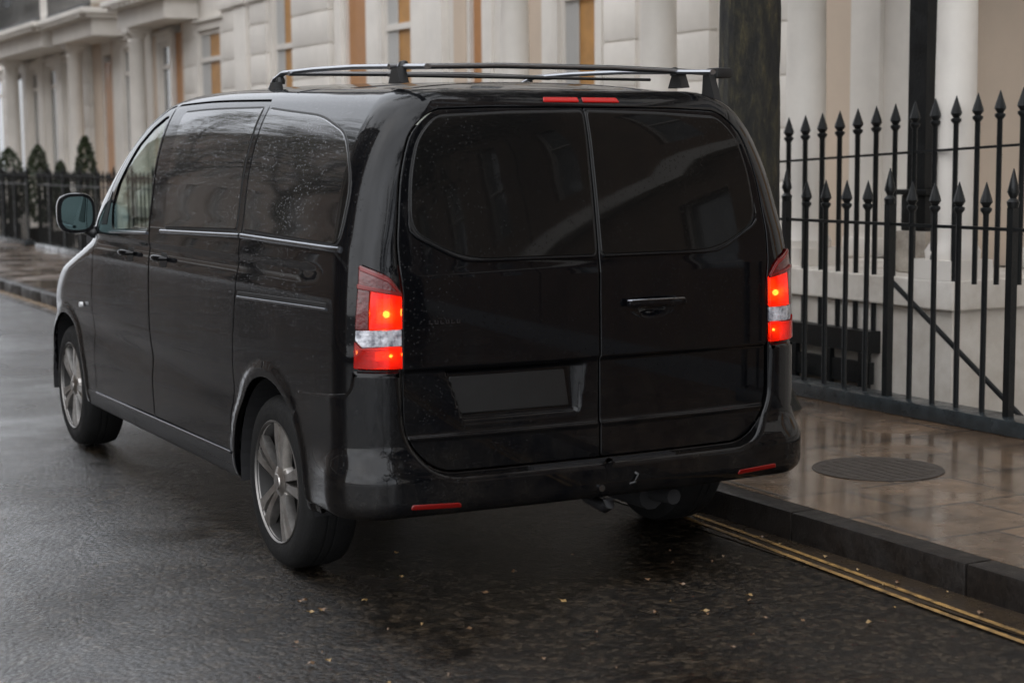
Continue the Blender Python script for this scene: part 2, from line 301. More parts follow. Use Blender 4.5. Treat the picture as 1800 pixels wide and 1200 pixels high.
# ------------------------------------------------------------------ van surface
def pchip(xs, ys):
    xs = np.array(xs, float); ys = np.array(ys, float); h = np.diff(xs); d = np.diff(ys)/h
    m = np.zeros(len(xs)); m[0] = d[0]; m[-1] = d[-1]
    for i in range(1, len(xs)-1):
        if d[i-1]*d[i] > 0:
            w1 = 2*h[i]+h[i-1]; w2 = h[i]+2*h[i-1]; m[i] = (w1+w2)/(w1/d[i-1]+w2/d[i])
    def f(x):
        x = np.clip(x, xs[0], xs[-1]); i = np.clip(np.searchsorted(xs, x)-1, 0, len(xs)-2); t = (x-xs[i])/h[i]; t2 = t*t; t3 = t2*t
        return (2*t3-3*t2+1)*ys[i]+(t3-2*t2+t)*h[i]*m[i]+(-2*t3+3*t2)*ys[i+1]+(t3-t2)*h[i]*m[i+1]
    return f
fW = pchip([.2,.27,.33,.41,.6,.83,1.0,1.17,1.26,1.32,1.48,1.61,1.72,1.77,1.80,1.815,1.825],[.90,.93,.955,.963,.966,.966,.962,.952,.940,.925,.885,.835,.768,.715,.645,.53,.36])
fR = pchip([.2,.5,1.15,1.2,1.5,1.7,1.76,1.80,1.815,1.825],[0,0,.005,.012,.06,.105,.135,.19,.27,.40])
fF = pchip([.2,.3,.45,.65,.85,.97,1.04,1.1,1.16,1.2,1.4,1.6,1.7,1.76,1.8,1.815,1.825],[4.8,4.88,4.92,4.9,4.82,4.68,4.45,4.22,4.05,3.97,3.68,3.40,3.24,3.10,2.9,2.7,1.9])
fL = pchip([0,.15,.5,1.0,1.5,2.2,3.0,3.6],[0,0,.012,.03,.048,.062,.055,.02])
RC, S0, S1, DF = .15, .80, 1.03, .8
def nf(z): return 2.6+1.6*np.clip((z-1.15)/.2, 0, 1)
def surf(s, z):
    s = np.asarray(s, float); z = np.asarray(z, float); a = np.abs(s); sg = np.where(s < 0, -1., 1.)
    w_ = fW(z); r0 = fR(z); hs_ = w_-RC
    ph = np.clip((a-S0)/(S1-S0), 0, 1)*math.pi/2
    x = np.where(a <= S0, a/S0*hs_, hs_+RC*np.sin(ph)); y = r0+RC-RC*np.cos(ph)+np.maximum(a-S1, 0)
    q = np.clip((y-(fF(z)-DF))/DF, 0, .9999); n_ = nf(z)
    x = np.where(a > S1+.8, w_*(1-q**n_)**(1/n_), x)
    y = y+.05*(np.minimum(x, w_)/.96)**2*np.clip(1-np.maximum(0, y-.3), 0, 1)
    return np.stack([sg*x, y, z+fL(y)*np.clip((z-1.25)/.5, 0, 1)], -1)
def nose(x, z):
    w_ = fW(z); n_ = nf(z); q = np.clip(np.abs(x)/w_, 0, .9999)
    y = fF(z)-DF+DF*(1-q**n_)**(1/n_)
    return np.stack([x, y, z+fL(y)*np.clip((z-1.25)/.5, 0, 1)], -1)
def roofm(x, y):
    z = 1.834-.033*(np.abs(x)/.62)**2.6-.034*np.maximum(0, (.62-y)/.42)**2.4-.035*np.maximum(0, (y-2.3)/.62)**2.4
    return np.stack([x, y, z+fL(y)], -1)
def sm(t): t = np.clip(t, 0, 1); return t*t*(3-2*t)
WA, FA, AZ = 1.714, 4.92, .335               # wheel centres in surface coordinates
def disp_body(s, z):
    a = np.abs(s); d = np.zeros_like(a)
    for c in (WA, FA):
        r = np.hypot(a-c, z-AZ); d += .008*(1-sm((r-.43)/.045))*(r > .3)
    side = sm((a-1.1)/.3)
    d += side*(-.006*sm((1.19-z)/.02)*sm((z-1.10)/.06))          # shoulder line
    d += side*(-.010*np.exp(-((z-(.62+.03*(a-2)))/.07)**2))        # concave lower flank
    return d
def disp_door(s, z):                       # rear doors: creases and plate recess
    a = np.abs(s); d = np.zeros_like(a)
    d += -.012*sm((.845-z)/.012)*sm((z-.60)/.01)                  # recessed band
    d += -.004*sm((.60-z)/.01)
    if True:
        inx = sm((s+.60-.06*(.83-z)/.17)/.012)*sm((-.04-.035*(.83-z)/.17-s)/(.075-.05*np.clip((.83-z)/.17,0,1))); inz = sm((.835-z)/.018)*sm((z-.64)/.025)
        d += -.022*inx*inz
    d += -.018*np.exp(-((a*0+s-.225)/.06)**2-((z-1.005)/.022)**2)
    return d
def disp_bumper(s, z):
    a = np.abs(s); rear = 1-sm((a-.80)/.5); r = np.hypot(a-WA, z-AZ)
    return .008*(1-sm((r-.43)/.045))*(r > .3)+ .004+.008*rear+rear*(.045*sm((.58-z)/.12)-.02*sm((.38-z)/.06))-.0*a+.006*(1-rear)*sm((.55-z)/.2)
def disp_shell0(s, z): return np.zeros_like(np.asarray(s, float))

def densify(poly, st):
    out = []
    for i in range(len(poly)):
        a = np.array(poly[i], float); b = np.array(poly[(i+1) % len(poly)], float); n_ = max(1, int(np.ceil(np.linalg.norm(b-a)/st)))
        out += [a+(b-a)*k/n_ for k in range(n_)]
    return out
def fillet(poly, r, n_=5):
    out = []; N = len(poly)
    for i in range(N):
        p = np.array(poly[i][:2], float); rr = poly[i][2] if len(poly[i]) > 2 else r
        a = np.array(poly[i-1][:2], float); b = np.array(poly[(i+1) % N][:2], float)
        da = np.linalg.norm(a-p); db = np.linalg.norm(b-p); k = min(rr, da*.45, db*.45)
        if k < 1e-4: out.append(p); continue
        A = p+(a-p)/da*k; B = p+(b-p)/db*k
        for t in np.linspace(0, 1, n_): out.append((1-t)**2*A+2*t*(1-t)*p+t*t*B)
    return out
def area(P): P = np.array(P); return .5*np.sum(P[:,0]*np.roll(P[:,1],-1)-np.roll(P[:,0],-1)*P[:,1])
def inset(P, d):
    """moves every point of a CCW polygon inwards by d"""
    P = np.array(P); e = np.roll(P,-1,0)-P; e /= np.maximum(np.linalg.norm(e, axis=1), 1e-9)[:,None]
    n1 = np.stack([-e[:,1], e[:,0]], 1); n0 = np.roll(n1, 1, 0); m = n0+n1; m /= np.maximum(np.linalg.norm(m, axis=1), 1e-6)[:,None]
    k = 1/np.maximum((m*n1).sum(1), .5); return P+m*(d*k)[:,None]
def inpoly(pts, P):
    x, y = pts[:,0], pts[:,1]; c = np.zeros(len(pts), bool); j = len(P)-1
    for i in range(len(P)):
        xi, yi = P[i]; xj, yj = P[j]
        if yi != yj: c ^= ((yi > y) != (yj > y)) & (x < (xj-xi)*(y-yi)/(yj-yi)+xi)
        j = i
    return c
def patch(name, outline, m, parent, f=surf, disp=disp_shell0, holes=(), st=.02, off=0., lip=.014, edge=.004, flip=False, drop=.0015):
    out = densify(outline, st)
    if area(out) < 0: out = out[::-1]
    rings = [np.array(out)]+[np.array(h_) for h_ in (densify(h, st) for h in holes)]
    rings = [rings[0]]+[r if area(r) < 0 else r[::-1] for r in rings[1:]]   # holes clockwise: inset() then widens them
    ins = [inset(r, edge) for r in rings]
    lo = rings[0].min(0); hi = rings[0].max(0)
    gx = np.arange(lo[0]+st*.5, hi[0], st); gy = np.arange(lo[1]+st*.5, hi[1], st*.97)
    G = np.stack(np.meshgrid(gx, gy), -1).reshape(-1, 2); G[:,0] += 1e-4*rng.standard_normal(len(G))
    k = inpoly(G, ins[0])
    for r in ins[1:]: k &= ~inpoly(G, r)
    G = G[k]; B = np.concatenate(ins)
    keep = np.ones(len(G), bool)
    for i0 in range(0, len(G), 2000):
        q = G[i0:i0+2000]; keep[i0:i0+2000] = np.min(np.abs(q[:,None,:]-B[None]).max(-1), axis=1) > st*.35
    G = G[keep]
    pts = [Vector(p) for p in np.concatenate([B, G])]; edges = []; o0 = 0
    for r in ins:
        n_ = len(r); edges += [(o0+i, o0+(i+1) % n_) for i in range(n_)]; o0 += n_
    vs, _, fs, ov, _, _ = delaunay_2d_cdt(pts, edges, [], 0, 1e-7)
    V = np.array([tuple(v) for v in vs]); T = np.array([t for t in fs if len(t) == 3])
    C = V[T].mean(1); k = inpoly(C, ins[0])
    for r in ins[1:]: k &= ~inpoly(C, r)
    T = T[k]
    ar = np.cross(V[T[:,1]]-V[T[:,0]], V[T[:,2]]-V[T[:,0]]); T = T[np.abs(ar) > 1e-10]; ar = ar[np.abs(ar) > 1e-10]; T[ar < 0] = T[ar < 0][:, ::-1]
    mp = {}
    for i, l in enumerate(ov):
        for q in l: mp[q] = i
    e_ = 2e-4
    def base(P):
        p = f(P[:,0], P[:,1]); du = f(P[:,0]+e_, P[:,1])-f(P[:,0]-e_, P[:,1]); dv = f(P[:,0], P[:,1]+e_)-f(P[:,0], P[:,1]-e_)
        n_ = np.cross(du, dv); n_ /= np.maximum(np.linalg.norm(n_, axis=1), 1e-12)[:,None]
        return p, (-n_ if flip else n_)
    def full(P, extra=0):
        p, n_ = base(P); return p+n_*(disp(P[:,0], P[:,1])+off+extra)[:,None]
    def normal(P):
        h = 2e-3; du = full(P+[h,0])-full(P-[h,0]); dv = full(P+[0,h])-full(P-[0,h]); n_ = np.cross(du, dv); n_ /= np.maximum(np.linalg.norm(n_, axis=1), 1e-12)[:,None]
        return -n_ if flip else n_
    X = full(V); N = normal(V); F = [tuple(int(j) for j in t) for t in (T[:, ::-1] if flip else T)]; X = list(map(tuple, X)); N = list(map(tuple, N)); o0 = 0
    for r, ri in zip(rings, ins):
        n_ = len(r); Bp = full(r, -drop); bn, nn = base(r); ctr = full(ri); od = Bp-ctr; od /= np.maximum(np.linalg.norm(od, axis=1), 1e-9)[:,None]
        nb = nn+od*.8; nb /= np.linalg.norm(nb, axis=1)[:,None]
        Lp = full(r, -drop-lip); k0 = len(X)
        X += list(map(tuple, Bp)); N += list(map(tuple, nb)); X += list(map(tuple, Bp)); N += list(map(tuple, od)); X += list(map(tuple, Lp)); N += list(map(tuple, od))
        for i in range(n_):
            j = (i+1) % n_; a = mp.get(o0+i); b = mp.get(o0+j)
            if a is None or b is None: continue
            q1 = (a, k0+i, k0+j, b); q2 = (k0+n_+i, k0+2*n_+i, k0+2*n_+j, k0+n_+j)
            F += [q1[::-1] if flip else q1, q2[::-1] if flip else q2] if a != b else [q2]
        o0 += n_
    me = bpy.data.meshes.new(name); me.from_pydata(X, [], F)
    me.polygons.foreach_set('use_smooth', [True]*len(me.polygons)); me.update()
    me.normals_split_custom_set_from_vertices(N)
    return link(name, me, m, parent)
def mir(P): return [tuple([-p[0]]+list(p[1:])) for p in P]

VAN = empty('van', (0,0,0), 'black passenger van with lit red tail lamps parked beside the kerb', 'van')
def p3(s, z, off=0.):
    P = np.array([[s, z]]); e_ = 1e-3; p = surf(P[:,0], P[:,1])[0]; du = surf([s+e_],[z])[0]-surf([s-e_],[z])[0]; dv = surf([s],[z+e_])[0]-surf([s],[z-e_])[0]
    n_ = np.cross(du, dv); n_ /= np.linalg.norm(n_); return Vector(p+n_*off), Vector(n_)

# outlines on the left side (s<0), as positive numbers
o_rd = [(.003,.478,.008),(.64,.478,.12),(.752,.60,.1),(.757,1.10),(.79,1.30),(.812,1.5),(.825,1.655,.05),(.78,1.728,.05),(.5,1.736),(.003,1.738,.008)]
o_sl = [(2.16,.388,.03),(3.247,.388,.02),(3.277,.84),(3.285,1.2),(3.345,1.752,.03),(2.075,1.752,.03),(2.03,1.30),(2.115,.84),(2.125,.68),(2.17,.53)]
o_fd = [(3.26,.388,.02),(4.29,.372,.04),(4.318,.87),(4.28,1.13),(4.185,1.235),(4.125,1.31),(4.035,1.43),(3.83,1.60),(3.66,1.685),(3.45,1.745),(3.358,1.752,.02),(3.298,1.2),(3.29,.84)]
w_fd = [(3.318,1.242,.03),(3.93,1.226,.03),(3.985,1.33),(3.93,1.43),(3.735,1.59),(3.575,1.665),(3.44,1.708),(3.385,1.710,.02)]
w_sl = [(2.092,1.283,.015),(3.06,1.262,.03),(3.165,1.717,.04),(2.125,1.724,.015)]
w_qt = [(1.00,1.268,.04),(2.002,1.285,.015),(2.045,1.722,.015),(1.44,1.700,.1),(1.12,1.640,.14),(.975,1.50,.1)]
w_rd = [(.012,1.212,.02),(.53,1.212,.1),(.745,1.315,.06),(.772,1.5),(.787,1.63,.05),(.752,1.702,.045),(.4,1.716),(.012,1.722,.02)]
o_lp = [(.905,1.203,.01),(.81,1.162,.02),(.765,1.098,.02),(.760,.845,.012),(.915,.850,.012)]
def ex(P, d):                                # widened outline
    Q = fillet(P, .0, 2); Q = densify(Q, .05)
    if area(Q) < 0: Q = Q[::-1]
    return [tuple(q) for q in inset(Q, -d)]
def sb(z, o): return S1+float(fF(z))-o-float(fR(z))-RC
def osb(z): return .12+.16*float(np.clip((z-1.10)/.12, 0, 1))
def arch(c, r, zb=.30, n_=26):
    a0 = math.asin((zb-AZ)/r); A = np.linspace(a0, math.pi-a0, n_); return [(c+r*math.cos(t), AZ+r*math.sin(t)) for t in A]
zs = list(np.linspace(.30, 1.806, 40))
half = [(.0,.44),(.9,.44),(1.15,.40),(1.2,.30)]+arch(WA, .405)[::-1]+arch(FA, .405)[::-1]
half = [p for p in half if p[0] < sb(.3, .12)]+[(sb(z, osb(z)), z) for z in zs]
half = [half[i] for i in range(len(half)) if i == 0 or np.hypot(half[i][0]-half[i-1][0], half[i][1]-half[i-1][1]) > 1e-4]
outline = [(-p[0], p[1]) for p in half[::-1]]+half[1:]
rdh = ex([(0,.472)]+[p[:2] for p in o_rd[1:-1]]+[(0,1.742)], .004)
rd_half = fillet(o_rd, 0, 6)
rdhole = [q for q in fillet([(0,.472,0),(.645,.472,.12),(.758,.597,.1),(.763,1.10),(.796,1.30),(.818,1.5),(.831,1.66,.05),(.784,1.734,.05),(.5,1.742),(0,1.744,0)], 0, 6)]
rdhole = [tuple(q) for q in rdhole if q[0] > .001]; rdhole = rdhole+[(-q[0], q[1]) for q in rdhole[::-1]]
holes = [rdhole]
for sg in (1, -1):
    for P in (ex(o_sl, .005), ex(o_fd, .005), ex(o_lp, .002)): holes.append([(sg*p[0], p[1]) for p in P])
body = patch('body', outline, PAINT, VAN, disp=disp_body, holes=holes, st=.02, lip=.02)
patch('roof', fillet([(-.61,.24,.1),(.61,.24,.1),(.61,2.72,.1),(-.61,2.72,.1)], .1), PAINT, VAN, f=roofm, st=.04, lip=.01)
# doors and their glass
def door(name, o, wins, sgn, disp, glassname, label=None, clear=False, st=.02):
    F_ = (lambda P: [tuple(q) for q in P]) if sgn > 0 else mir
    ol = [tuple(q) for q in fillet(o, .01, 5)]
    hl = [[(sgn*q[0], q[1]) for q in fillet(w__, .02, 6)] for w__ in wins] if clear else []
    d = patch(name, [(sgn*q[0], q[1]) for q in ol], PAINT, VAN, disp=disp, holes=hl, st=st)
    if label: d['label'] = label
    for w__ in wins:
        if clear:
            patch(glassname, [(sgn*q[0], q[1]) for q in ex([tuple(q) for q in fillet(w__, .02, 6)], .003)], GLASS, d, st=.05, off=-.006, lip=.001)
        else:
            patch('window_seal', [(sgn*q[0], q[1]) for q in ex([tuple(q) for q in fillet(w__, .02, 6)], .009)], RUBBER, d, st=.04, off=.0012, lip=.002)
            patch(glassname, [(sgn*q[0], q[1]) for q in fillet(w__, .02, 6)], TINT2 if glassname == 'rear_window' else TINT, d, st=.03, off=.004, lip=.004)
    return d
rdL = door('rear_door', o_rd, [w_rd], -1, disp_door, 'rear_window', 'left rear door with blank number plate', st=.0125)
rdR = door('rear_door', o_rd, [w_rd], 1, disp_door, 'rear_window', 'right rear door with the pull handle', st=.0125)
sdL = door('sliding_door', o_sl, [w_sl], -1, disp_body, 'side_window')
sdR = door('sliding_door', o_sl, [w_sl], 1, disp_body, 'side_window')
fdL = door('front_door', o_fd, [w_fd], -1, disp_body, 'door_window', clear=True)
fdR = door('front_door', o_fd, [w_fd], 1, disp_body, 'door_window', clear=True)
for sgn in (-1, 1):
    patch('window_seal', [(sgn*q[0], q[1]) for q in ex([tuple(q) for q in fillet(w_qt, .02, 6)], .009)], RUBBER, body, st=.04, off=.0012, lip=.002)
    patch('quarter_window', [(sgn*q[0], q[1]) for q in fillet(w_qt, .02, 6)], TINT, body, st=.03, off=.004, lip=.004)
    # small black triangle ahead of the front door glass
    patch('corner_trim', [(sgn*q[0], q[1]) for q in fillet([(4.035,1.245),(4.15,1.24),(4.10,1.32),(4.02,1.40)], .01, 4)], RUBBER, fdL if sgn < 0 else fdR, st=.03, off=.003, lip=.004)
for sgn, dr in ((-1, rdL), (1, rdR)):
    wl = [p3(sgn*s_, z_, .006)[0] for s_, z_ in ((.02,1.205),(.25,1.205),(.48,1.205),(.53,1.209),(.58,1.226),(.66,1.264),(.72,1.293),(.748,1.315),(.757,1.34),(.762,1.38))]
    MB().tube(wl, .0048, 8, [.0048]*8+[.003,.001]).build('window_lip', PAINT, dr, 60)  # thin tube added so the lower window edge shows a sky highlight
# windscreen and bonnet
xs_ = lambda z, o: float(fW(z))*(1-max(0,(DF-o)/DF)**float(nf(z)))**(1/float(nf(z)))
def nose_patch(name, z0, z1, m, lip=.02):
    zz = np.linspace(z0, z1, 24); e = [(xs_(z, osb(z))-.002, z) for z in zz]
    return patch(name, [(-x, z) for x, z in e[::-1]]+e, m, VAN, f=nose, st=.04, lip=lip, flip=True)
nose_patch('windscreen', 1.20, 1.765, GLASS, .002); nose_patch('windscreen_header', 1.768, 1.812, PAINT)
nose_patch('bonnet', .80, 1.195, PAINT); nose_patch('front_bumper', .28, .795, PAINT)
def along(s0, s1, z0, z1, off, n_=24, sgn=-1):
    return [p3(sgn*(s0+(s1-s0)*t), z0+(z1-z0)*t, off)[0] for t in np.linspace(0, 1, n_)]
SILL_GLINT = mat('satin_glint', (.10,.10,.11), .25, metal=1)
# rear bumper
o_bp = [(0,.462),(.645,.462,.12),(.757,.60,.12),(.766,.838,.005),(.925,.842,.006),(.94,.765,.03),(1.365,.738,.0)]
bp_arch = [p for p in arch(WA, .407, .335)[::-1] if p[0] < 1.42 and p[1] < .66]
bp_arch = sorted(bp_arch, key=lambda p: -p[1])
hb = [tuple(q) for q in fillet(o_bp, .01, 6)]+bp_arch+[(1.27,.325),(1.0,.335),(0,.335)]
hb = [q for i, q in enumerate(hb) if i == 0 or np.hypot(q[0]-hb[i-1][0], q[1]-hb[i-1][1]) > 1e-4]
bumper = patch('rear_bumper', [(q[0], q[1]) for q in hb]+[(-q[0], q[1]) for q in hb[::-1] if q[0] > 1e-6], PAINT, VAN, disp=disp_bumper, st=.02, lip=.085, edge=.020, drop=.011)
for sgn in (-1, 1):
    patch('reflector', [(sgn*q[0], q[1]) for q in fillet([(.575,.358),(.76,.366),(.755,.384),(.58,.377)], .008, 4)], REFL, bumper, disp=disp_bumper, st=.03, off=.004, lip=.006)
    sk = [(sb(.31,.9),.375)]+[(q[0],.375) for q in [(2.14,0)]]+[(2.12,.29),(sb(.31,.9),.29)]
    patch('side_skirt', [(sgn*q[0], q[1]) for q in fillet([(4.50,.372,.0),(2.13,.383),(2.13,.285),(4.50,.285)], .01, 3)], PLASTIC, VAN, st=.06, off=.004, lip=.05, edge=.012)
for sgn in (-1, 1): MB().tube(along(2.16,4.28,.386,.374,.006,sgn=sgn), .007).build('sill_glint', SILL_GLINT, VAN, 50)  # metal tube added as the bright highlight line along the sill
MB().box(-.30,.30,-.040,.10,.462,.470).build('step_pad', PLASTIC, bumper)
t = MB(); t.tube([(-.035,-.04,.375),(-.035,-.066,.375)], .013, 10); t.build('parking_sensor', TRIM, bumper, 40)
t = MB(); t.tube([(.10,-.03,.43),(.12,-.062,.41),(.105,-.07,.385),(.09,-.05,.375)], .006, 8); t.build('towing_eye', PLASTIC, bumper, 40)
t = MB(); t.tube([(.0,.1,.31),(.0,-.03,.295),(.0,-.055,.31),(.0,-.055,.33)], .022, 10); t.build('tow_bar', PLASTIC, VAN, 40)
# brake light, lamps
for a_, b_ in ((-.185,-.008),(.030,.325)):
    a_, b_ = (-.215,-.012) if a_ < 0 else (.012,.225)
    patch('brake_light', fillet([(a_,1.757),(b_,1.757),(b_,1.774),(a_,1.774)], .004, 3), BRAKEL, body, st=.03, off=.004, lip=.006)
lab = {-1: 'left tail lamp, the wide one', 1: 'right tail lamp'}
for sgn in (-1, 1):
    lamp = empty('tail_lamp', (0,0,0)); lamp.parent = VAN
    def seg(name, P, m, off=.010, lip=.03): return patch(name, [(sgn*q[0], q[1]) for q in fillet(P, .004, 4)], m, lamp, st=.02, off=off, lip=lip, edge=.003)
    seg('turn_lens', [(.905,1.203,.01),(.81,1.162,.02),(.768,1.108,.02),(.767,1.100),(.906,1.128)], DLENS, .011)
    seg('lens_ridge', [(.903,1.196),(.812,1.156),(.772,1.106),(.780,1.108),(.816,1.145),(.903,1.184)], REFL, .014, .006)
    seg('red_lens', [(.866,1.117),(.766,1.097),(.763,.985),(.868,.985)], LENS, .013)
    seg('side_lens', [(.906,1.125),(.869,1.118),(.871,.985),(.912,.985)], DLENS, .012)
    seg('lens_ridge', [(.907,1.140),(.766,1.106),(.766,1.094),(.907,1.124)], REFL, .019, .01)
    seg('reversing_lens', [(.911,.982),(.763,.982),(.762,.926),(.890,.924),(.912,.948)], CLEARL, .009)
    seg('red_lens', [(.914,.945),(.892,.921),(.762,.923),(.760,.848),(.915,.852)], LENS, .013)
    c, n_ = p3(sgn*.825, .915, -.06)
    hb_ = MB(); q0, n0 = p3(sgn*.84, 1.02, -.10)
    hb_.box(q0.x-.085, q0.x+.085, q0.y-.02, q0.y+.03, .85, 1.19); hb_.build('lamp_housing', TRAY, lamp)
    for (z0_, z1_, s0_, s1_) in ((1.0,1.085,.775,.85),(.875,.905,.775,.85)):
        A, _ = p3(sgn*s0_, z0_, -.035); B, _ = p3(sgn*s1_, z1_, -.035)
        n_ = MB(); n_.prism([(min(A.x,B.x),z0_),(max(A.x,B.x),z0_),(max(A.x,B.x),z1_),(min(A.x,B.x),z1_)], 'y', max(A.y,B.y)-.004, max(A.y,B.y)); n_.build('lit_reflector', LED, lamp)
    for (s_, z_, r_, e_) in ((.812,1.035,.012,1),(.795,.892,.006,1)):
        b, _ = p3(sgn*s_, z_, -.010 if r_ > .008 else -.008)
        bm = bmesh.new(); bmesh.ops.create_uvsphere(bm, u_segments=12, v_segments=8, radius=r_)
        for v in bm.verts: v.co += b
        me = bpy.data.meshes.new('bulb'); bm.to_mesh(me); bm.free(); link('bulb', me, BULB, lamp)
# bars put in for shoulder glints below the windows, slide slot highlight, handles
def along(s0, s1, z0, z1, off, n_=24, sgn=-1):
    return [p3(sgn*(s0+(s1-s0)*t), z0+(z1-z0)*t, off)[0] for t in np.linspace(0, 1, n_)]
for sgn in (-1, 1):
    MB().tube(along(.985,2.012,1.252,1.262,.003,sgn=sgn), .0115).build('shoulder_glint', TRIM, body, 50)  # metal bar stands in for the paint shoulder catching sky
    MB().tube(along(2.035,3.10,1.262,1.243,.003,sgn=sgn), .0105).build('shoulder_glint', TRIM, sdL if sgn < 0 else sdR, 50)
    MB().tube(along(3.32,3.96,1.228,1.212,.003,sgn=sgn), .0075).build('shoulder_glint', TRIM, fdL if sgn < 0 else fdR, 50)
    patch('slide_rail_slot', [(sgn*q[0], q[1]) for q in [(1.075,1.066),(2.045,1.046),(2.045,1.028),(1.075,1.048)]], RUBBER, body, disp=disp_body, st=.04, off=.002, lip=.003)
    MB().tube([q for q in along(1.075,2.045,1.043,1.023,.0,sgn=sgn)], .006).build('slot_glint', TRIM, body, 50)  # bright tube added as the highlight under the slide slot
    for par, s_ in ((fdL if sgn < 0 else fdR, 3.60), (sdL if sgn < 0 else sdR, 3.06)):
        h = MB()
        pts = [p3(sgn*(s_-.075+.15*t), 1.127, .004+.038*math.sin(math.pi*min(1,max(0,t)))**.5)[0] for t in np.linspace(0, 1, 12)]
        h.tube(pts, .013, 8, [.008+.007*math.sin(math.pi*t)**.5 for t in np.linspace(0, 1, 12)]).build('door_handle', PAINT, par, 60)
        patch('handle_recess', [(sgn*q[0], q[1]) for q in fillet([(s_-.05,1.085),(s_+.05,1.085),(s_+.06,1.12),(s_+.045,1.15),(s_-.045,1.15),(s_-.06,1.12)], .02, 4)], RUBBER, par, disp=disp_body, st=.03, off=.0015, lip=.002)
    pr, n_ = p3(sgn*4.487, .815, .016)
    me = MB(); me.tube([pr-n_*.01, pr+n_*.006], .014, 12).build('side_marker', mat('marker_glint', (.8,.8,.8), .2, coat=1), body, 40)  # white disc stands for the small glint on the side repeater
h = MB(); h.box(.105,.355,-.030,-.012,1.018,1.040,.006).build('rear_handle', PAINT, rdR, 40)
h = MB(); h.tube([(.11,-.012,1.041),(.115,-.028,1.042),(.345,-.028,1.042),(.35,-.012,1.041)], .0045, 8).build('handle_trim', TRIM, rdR, 50)
patch('number_plate', fillet([(-.565,.672,.008),(-.115,.672,.008),(-.135,.805,.008),(-.58,.805,.008)], .008, 4), PLATE, rdL, disp=lambda s, z: np.full_like(s, -.034), st=.05, off=.007, lip=.006)
b_ = MB()
for k in range(6):
    q, _ = p3(-.655+k*.020, .998, .002); b_.box(q.x-.007, q.x+.007, q.y-.002, q.y+.002, q.z-.004, q.z-.001); b_.box(q.x-.007, q.x-.004, q.y-.0022, q.y+.002, q.z-.001, q.z+.009)
    if k % 2: b_.box(q.x+.003, q.x+.006, q.y-.0021, q.y+.002, q.z-.001, q.z+.008)
b_.build('model_badge', mat('dark_chrome', (.10,.10,.11), .3, metal=1), rdL)
# wheels
def wheel(name, cx, cy, sgn, front):
    W = empty(name, (cx, cy, AZ)); W.parent = VAN
    def lath(prof, m, nm, n=56, par=W, smooth=35):
        vs = []; fs = []
        for r, x in prof:
            for i in range(n): a = 2*math.pi*i/n; vs.append((x*sgn, r*math.cos(a), r*math.sin(a)))
        for k in range(len(prof)-1):
            for i in range(n): fs.append((k*n+i, k*n+(i+1) % n, (k+1)*n+(i+1) % n, (k+1)*n+i))
        return MB().add(vs, fs).build(nm, m, par, smooth)
    lath([(.225,-.005),(.240,.0),(.262,.004),(.290,.003),(.312,-.006),(.324,-.018),(.331,-.035),(.334,-.06),(.335,-.075),(.329,-.077),(.329,-.083),(.335,-.085),(.335,-.11),(.329,-.112),(.329,-.118),(.335,-.12),(.334,-.17),(.325,-.20),(.30,-.215),(.23,-.215)], RUBT, 'tyre')
    rim = lath([(.236,-.004),(.238,.001),(.234,.003),(.229,-.003),(.226,-.012)], RIMM, 'rim')
    lath([(.2255,-.012),(.205,-.05),(.195,-.12),(.19,-.19)], DISC, 'rim_barrel', par=rim)
    lath([(.19,-.10),(.16,-.105),(.09,-.10),(.02,-.10),(0.001,-.10)], DISC, 'brake_disc')
    hub = [(.001,.0),(.028,.0),(.032,-.004),(.055,-.012),(.07,-.022),(.078,-.05)]
    lath(hub, ALLOY, 'hub', 30, rim, 25)
    for k in range(5):
        a = 2*math.pi*k/5+.5+.3*front
        sp = MB()
        for d_ in (-1, 1):
            # a twin spoke: two bars spreading to the rim
            pr = []
            for r, hw, off, x0, x1 in ((.050,.019,.013,-.014,-.05),(.10,.018,.019,-.008,-.045),(.16,.021,.028,-.003,-.04),(.226,.027,.040,-.004,-.03)):
                c0 = d_*off
                for (t_, x_) in ((c0-hw,x1),(c0-hw+.004,x0),(c0+hw-.004,x0),(c0+hw,x1)):
                    pr.append((x_*sgn, r*math.cos(a)-t_*math.sin(a), r*math.sin(a)+t_*math.cos(a)))
            fs = []
            for q in range(3):
                for e in range(4): fs.append((q*4+e, q*4+(e+1) % 4, (q+1)*4+(e+1) % 4, (q+1)*4+e))
            sp.add(pr, fs+[(0,1,2,3),(12,13,14,15)])
        sp.build('spoke', ALLOY, rim, 30)
    return W
for sgn in (-1, 1):
    wheel('wheel', sgn*.939, .834+.01, sgn, 0); wheel('wheel', sgn*.939, 4.045, sgn, 1)
    for c in (.834, 4.045):                     # arch liners
        A = np.linspace(-.15, math.pi+.15, 26); vs = []; fs = []
        for t in A:
            for x in (.945, .55): vs.append((sgn*x, c+.40*math.cos(t), AZ+.40*math.sin(t)))
        for i in range(len(A)-1): fs.append((2*i, 2*i+1, 2*i+3, 2*i+2))
        k = len(vs); vs.append((sgn*.56, c, AZ)); fs += [(k, 2*i+1, 2*i+3) for i in range(len(A)-1)]
        MB().add(vs, fs).build('arch_liner', INNER, VAN)
un = MB(); un.box(-.60,.60,.20,4.85,.31,.34); un.box(-.90,.90,1.35,3.55,.295,.335); un.box(-.85,.85,.12,.40,.345,.36); un.build('underbody', INNER, VAN)
ax = MB(); ax.tube([(-.75,.834,.30),(.75,.834,.30)], .035, 10); ax.tube([(.35,.2,.26),(.35,1.2,.26)], .055, 10); ax.tube([(.36,.06,.28),(.36,.25,.27)], .03, 10); ax.build('exhaust_and_axle', INNER, VAN, 40)
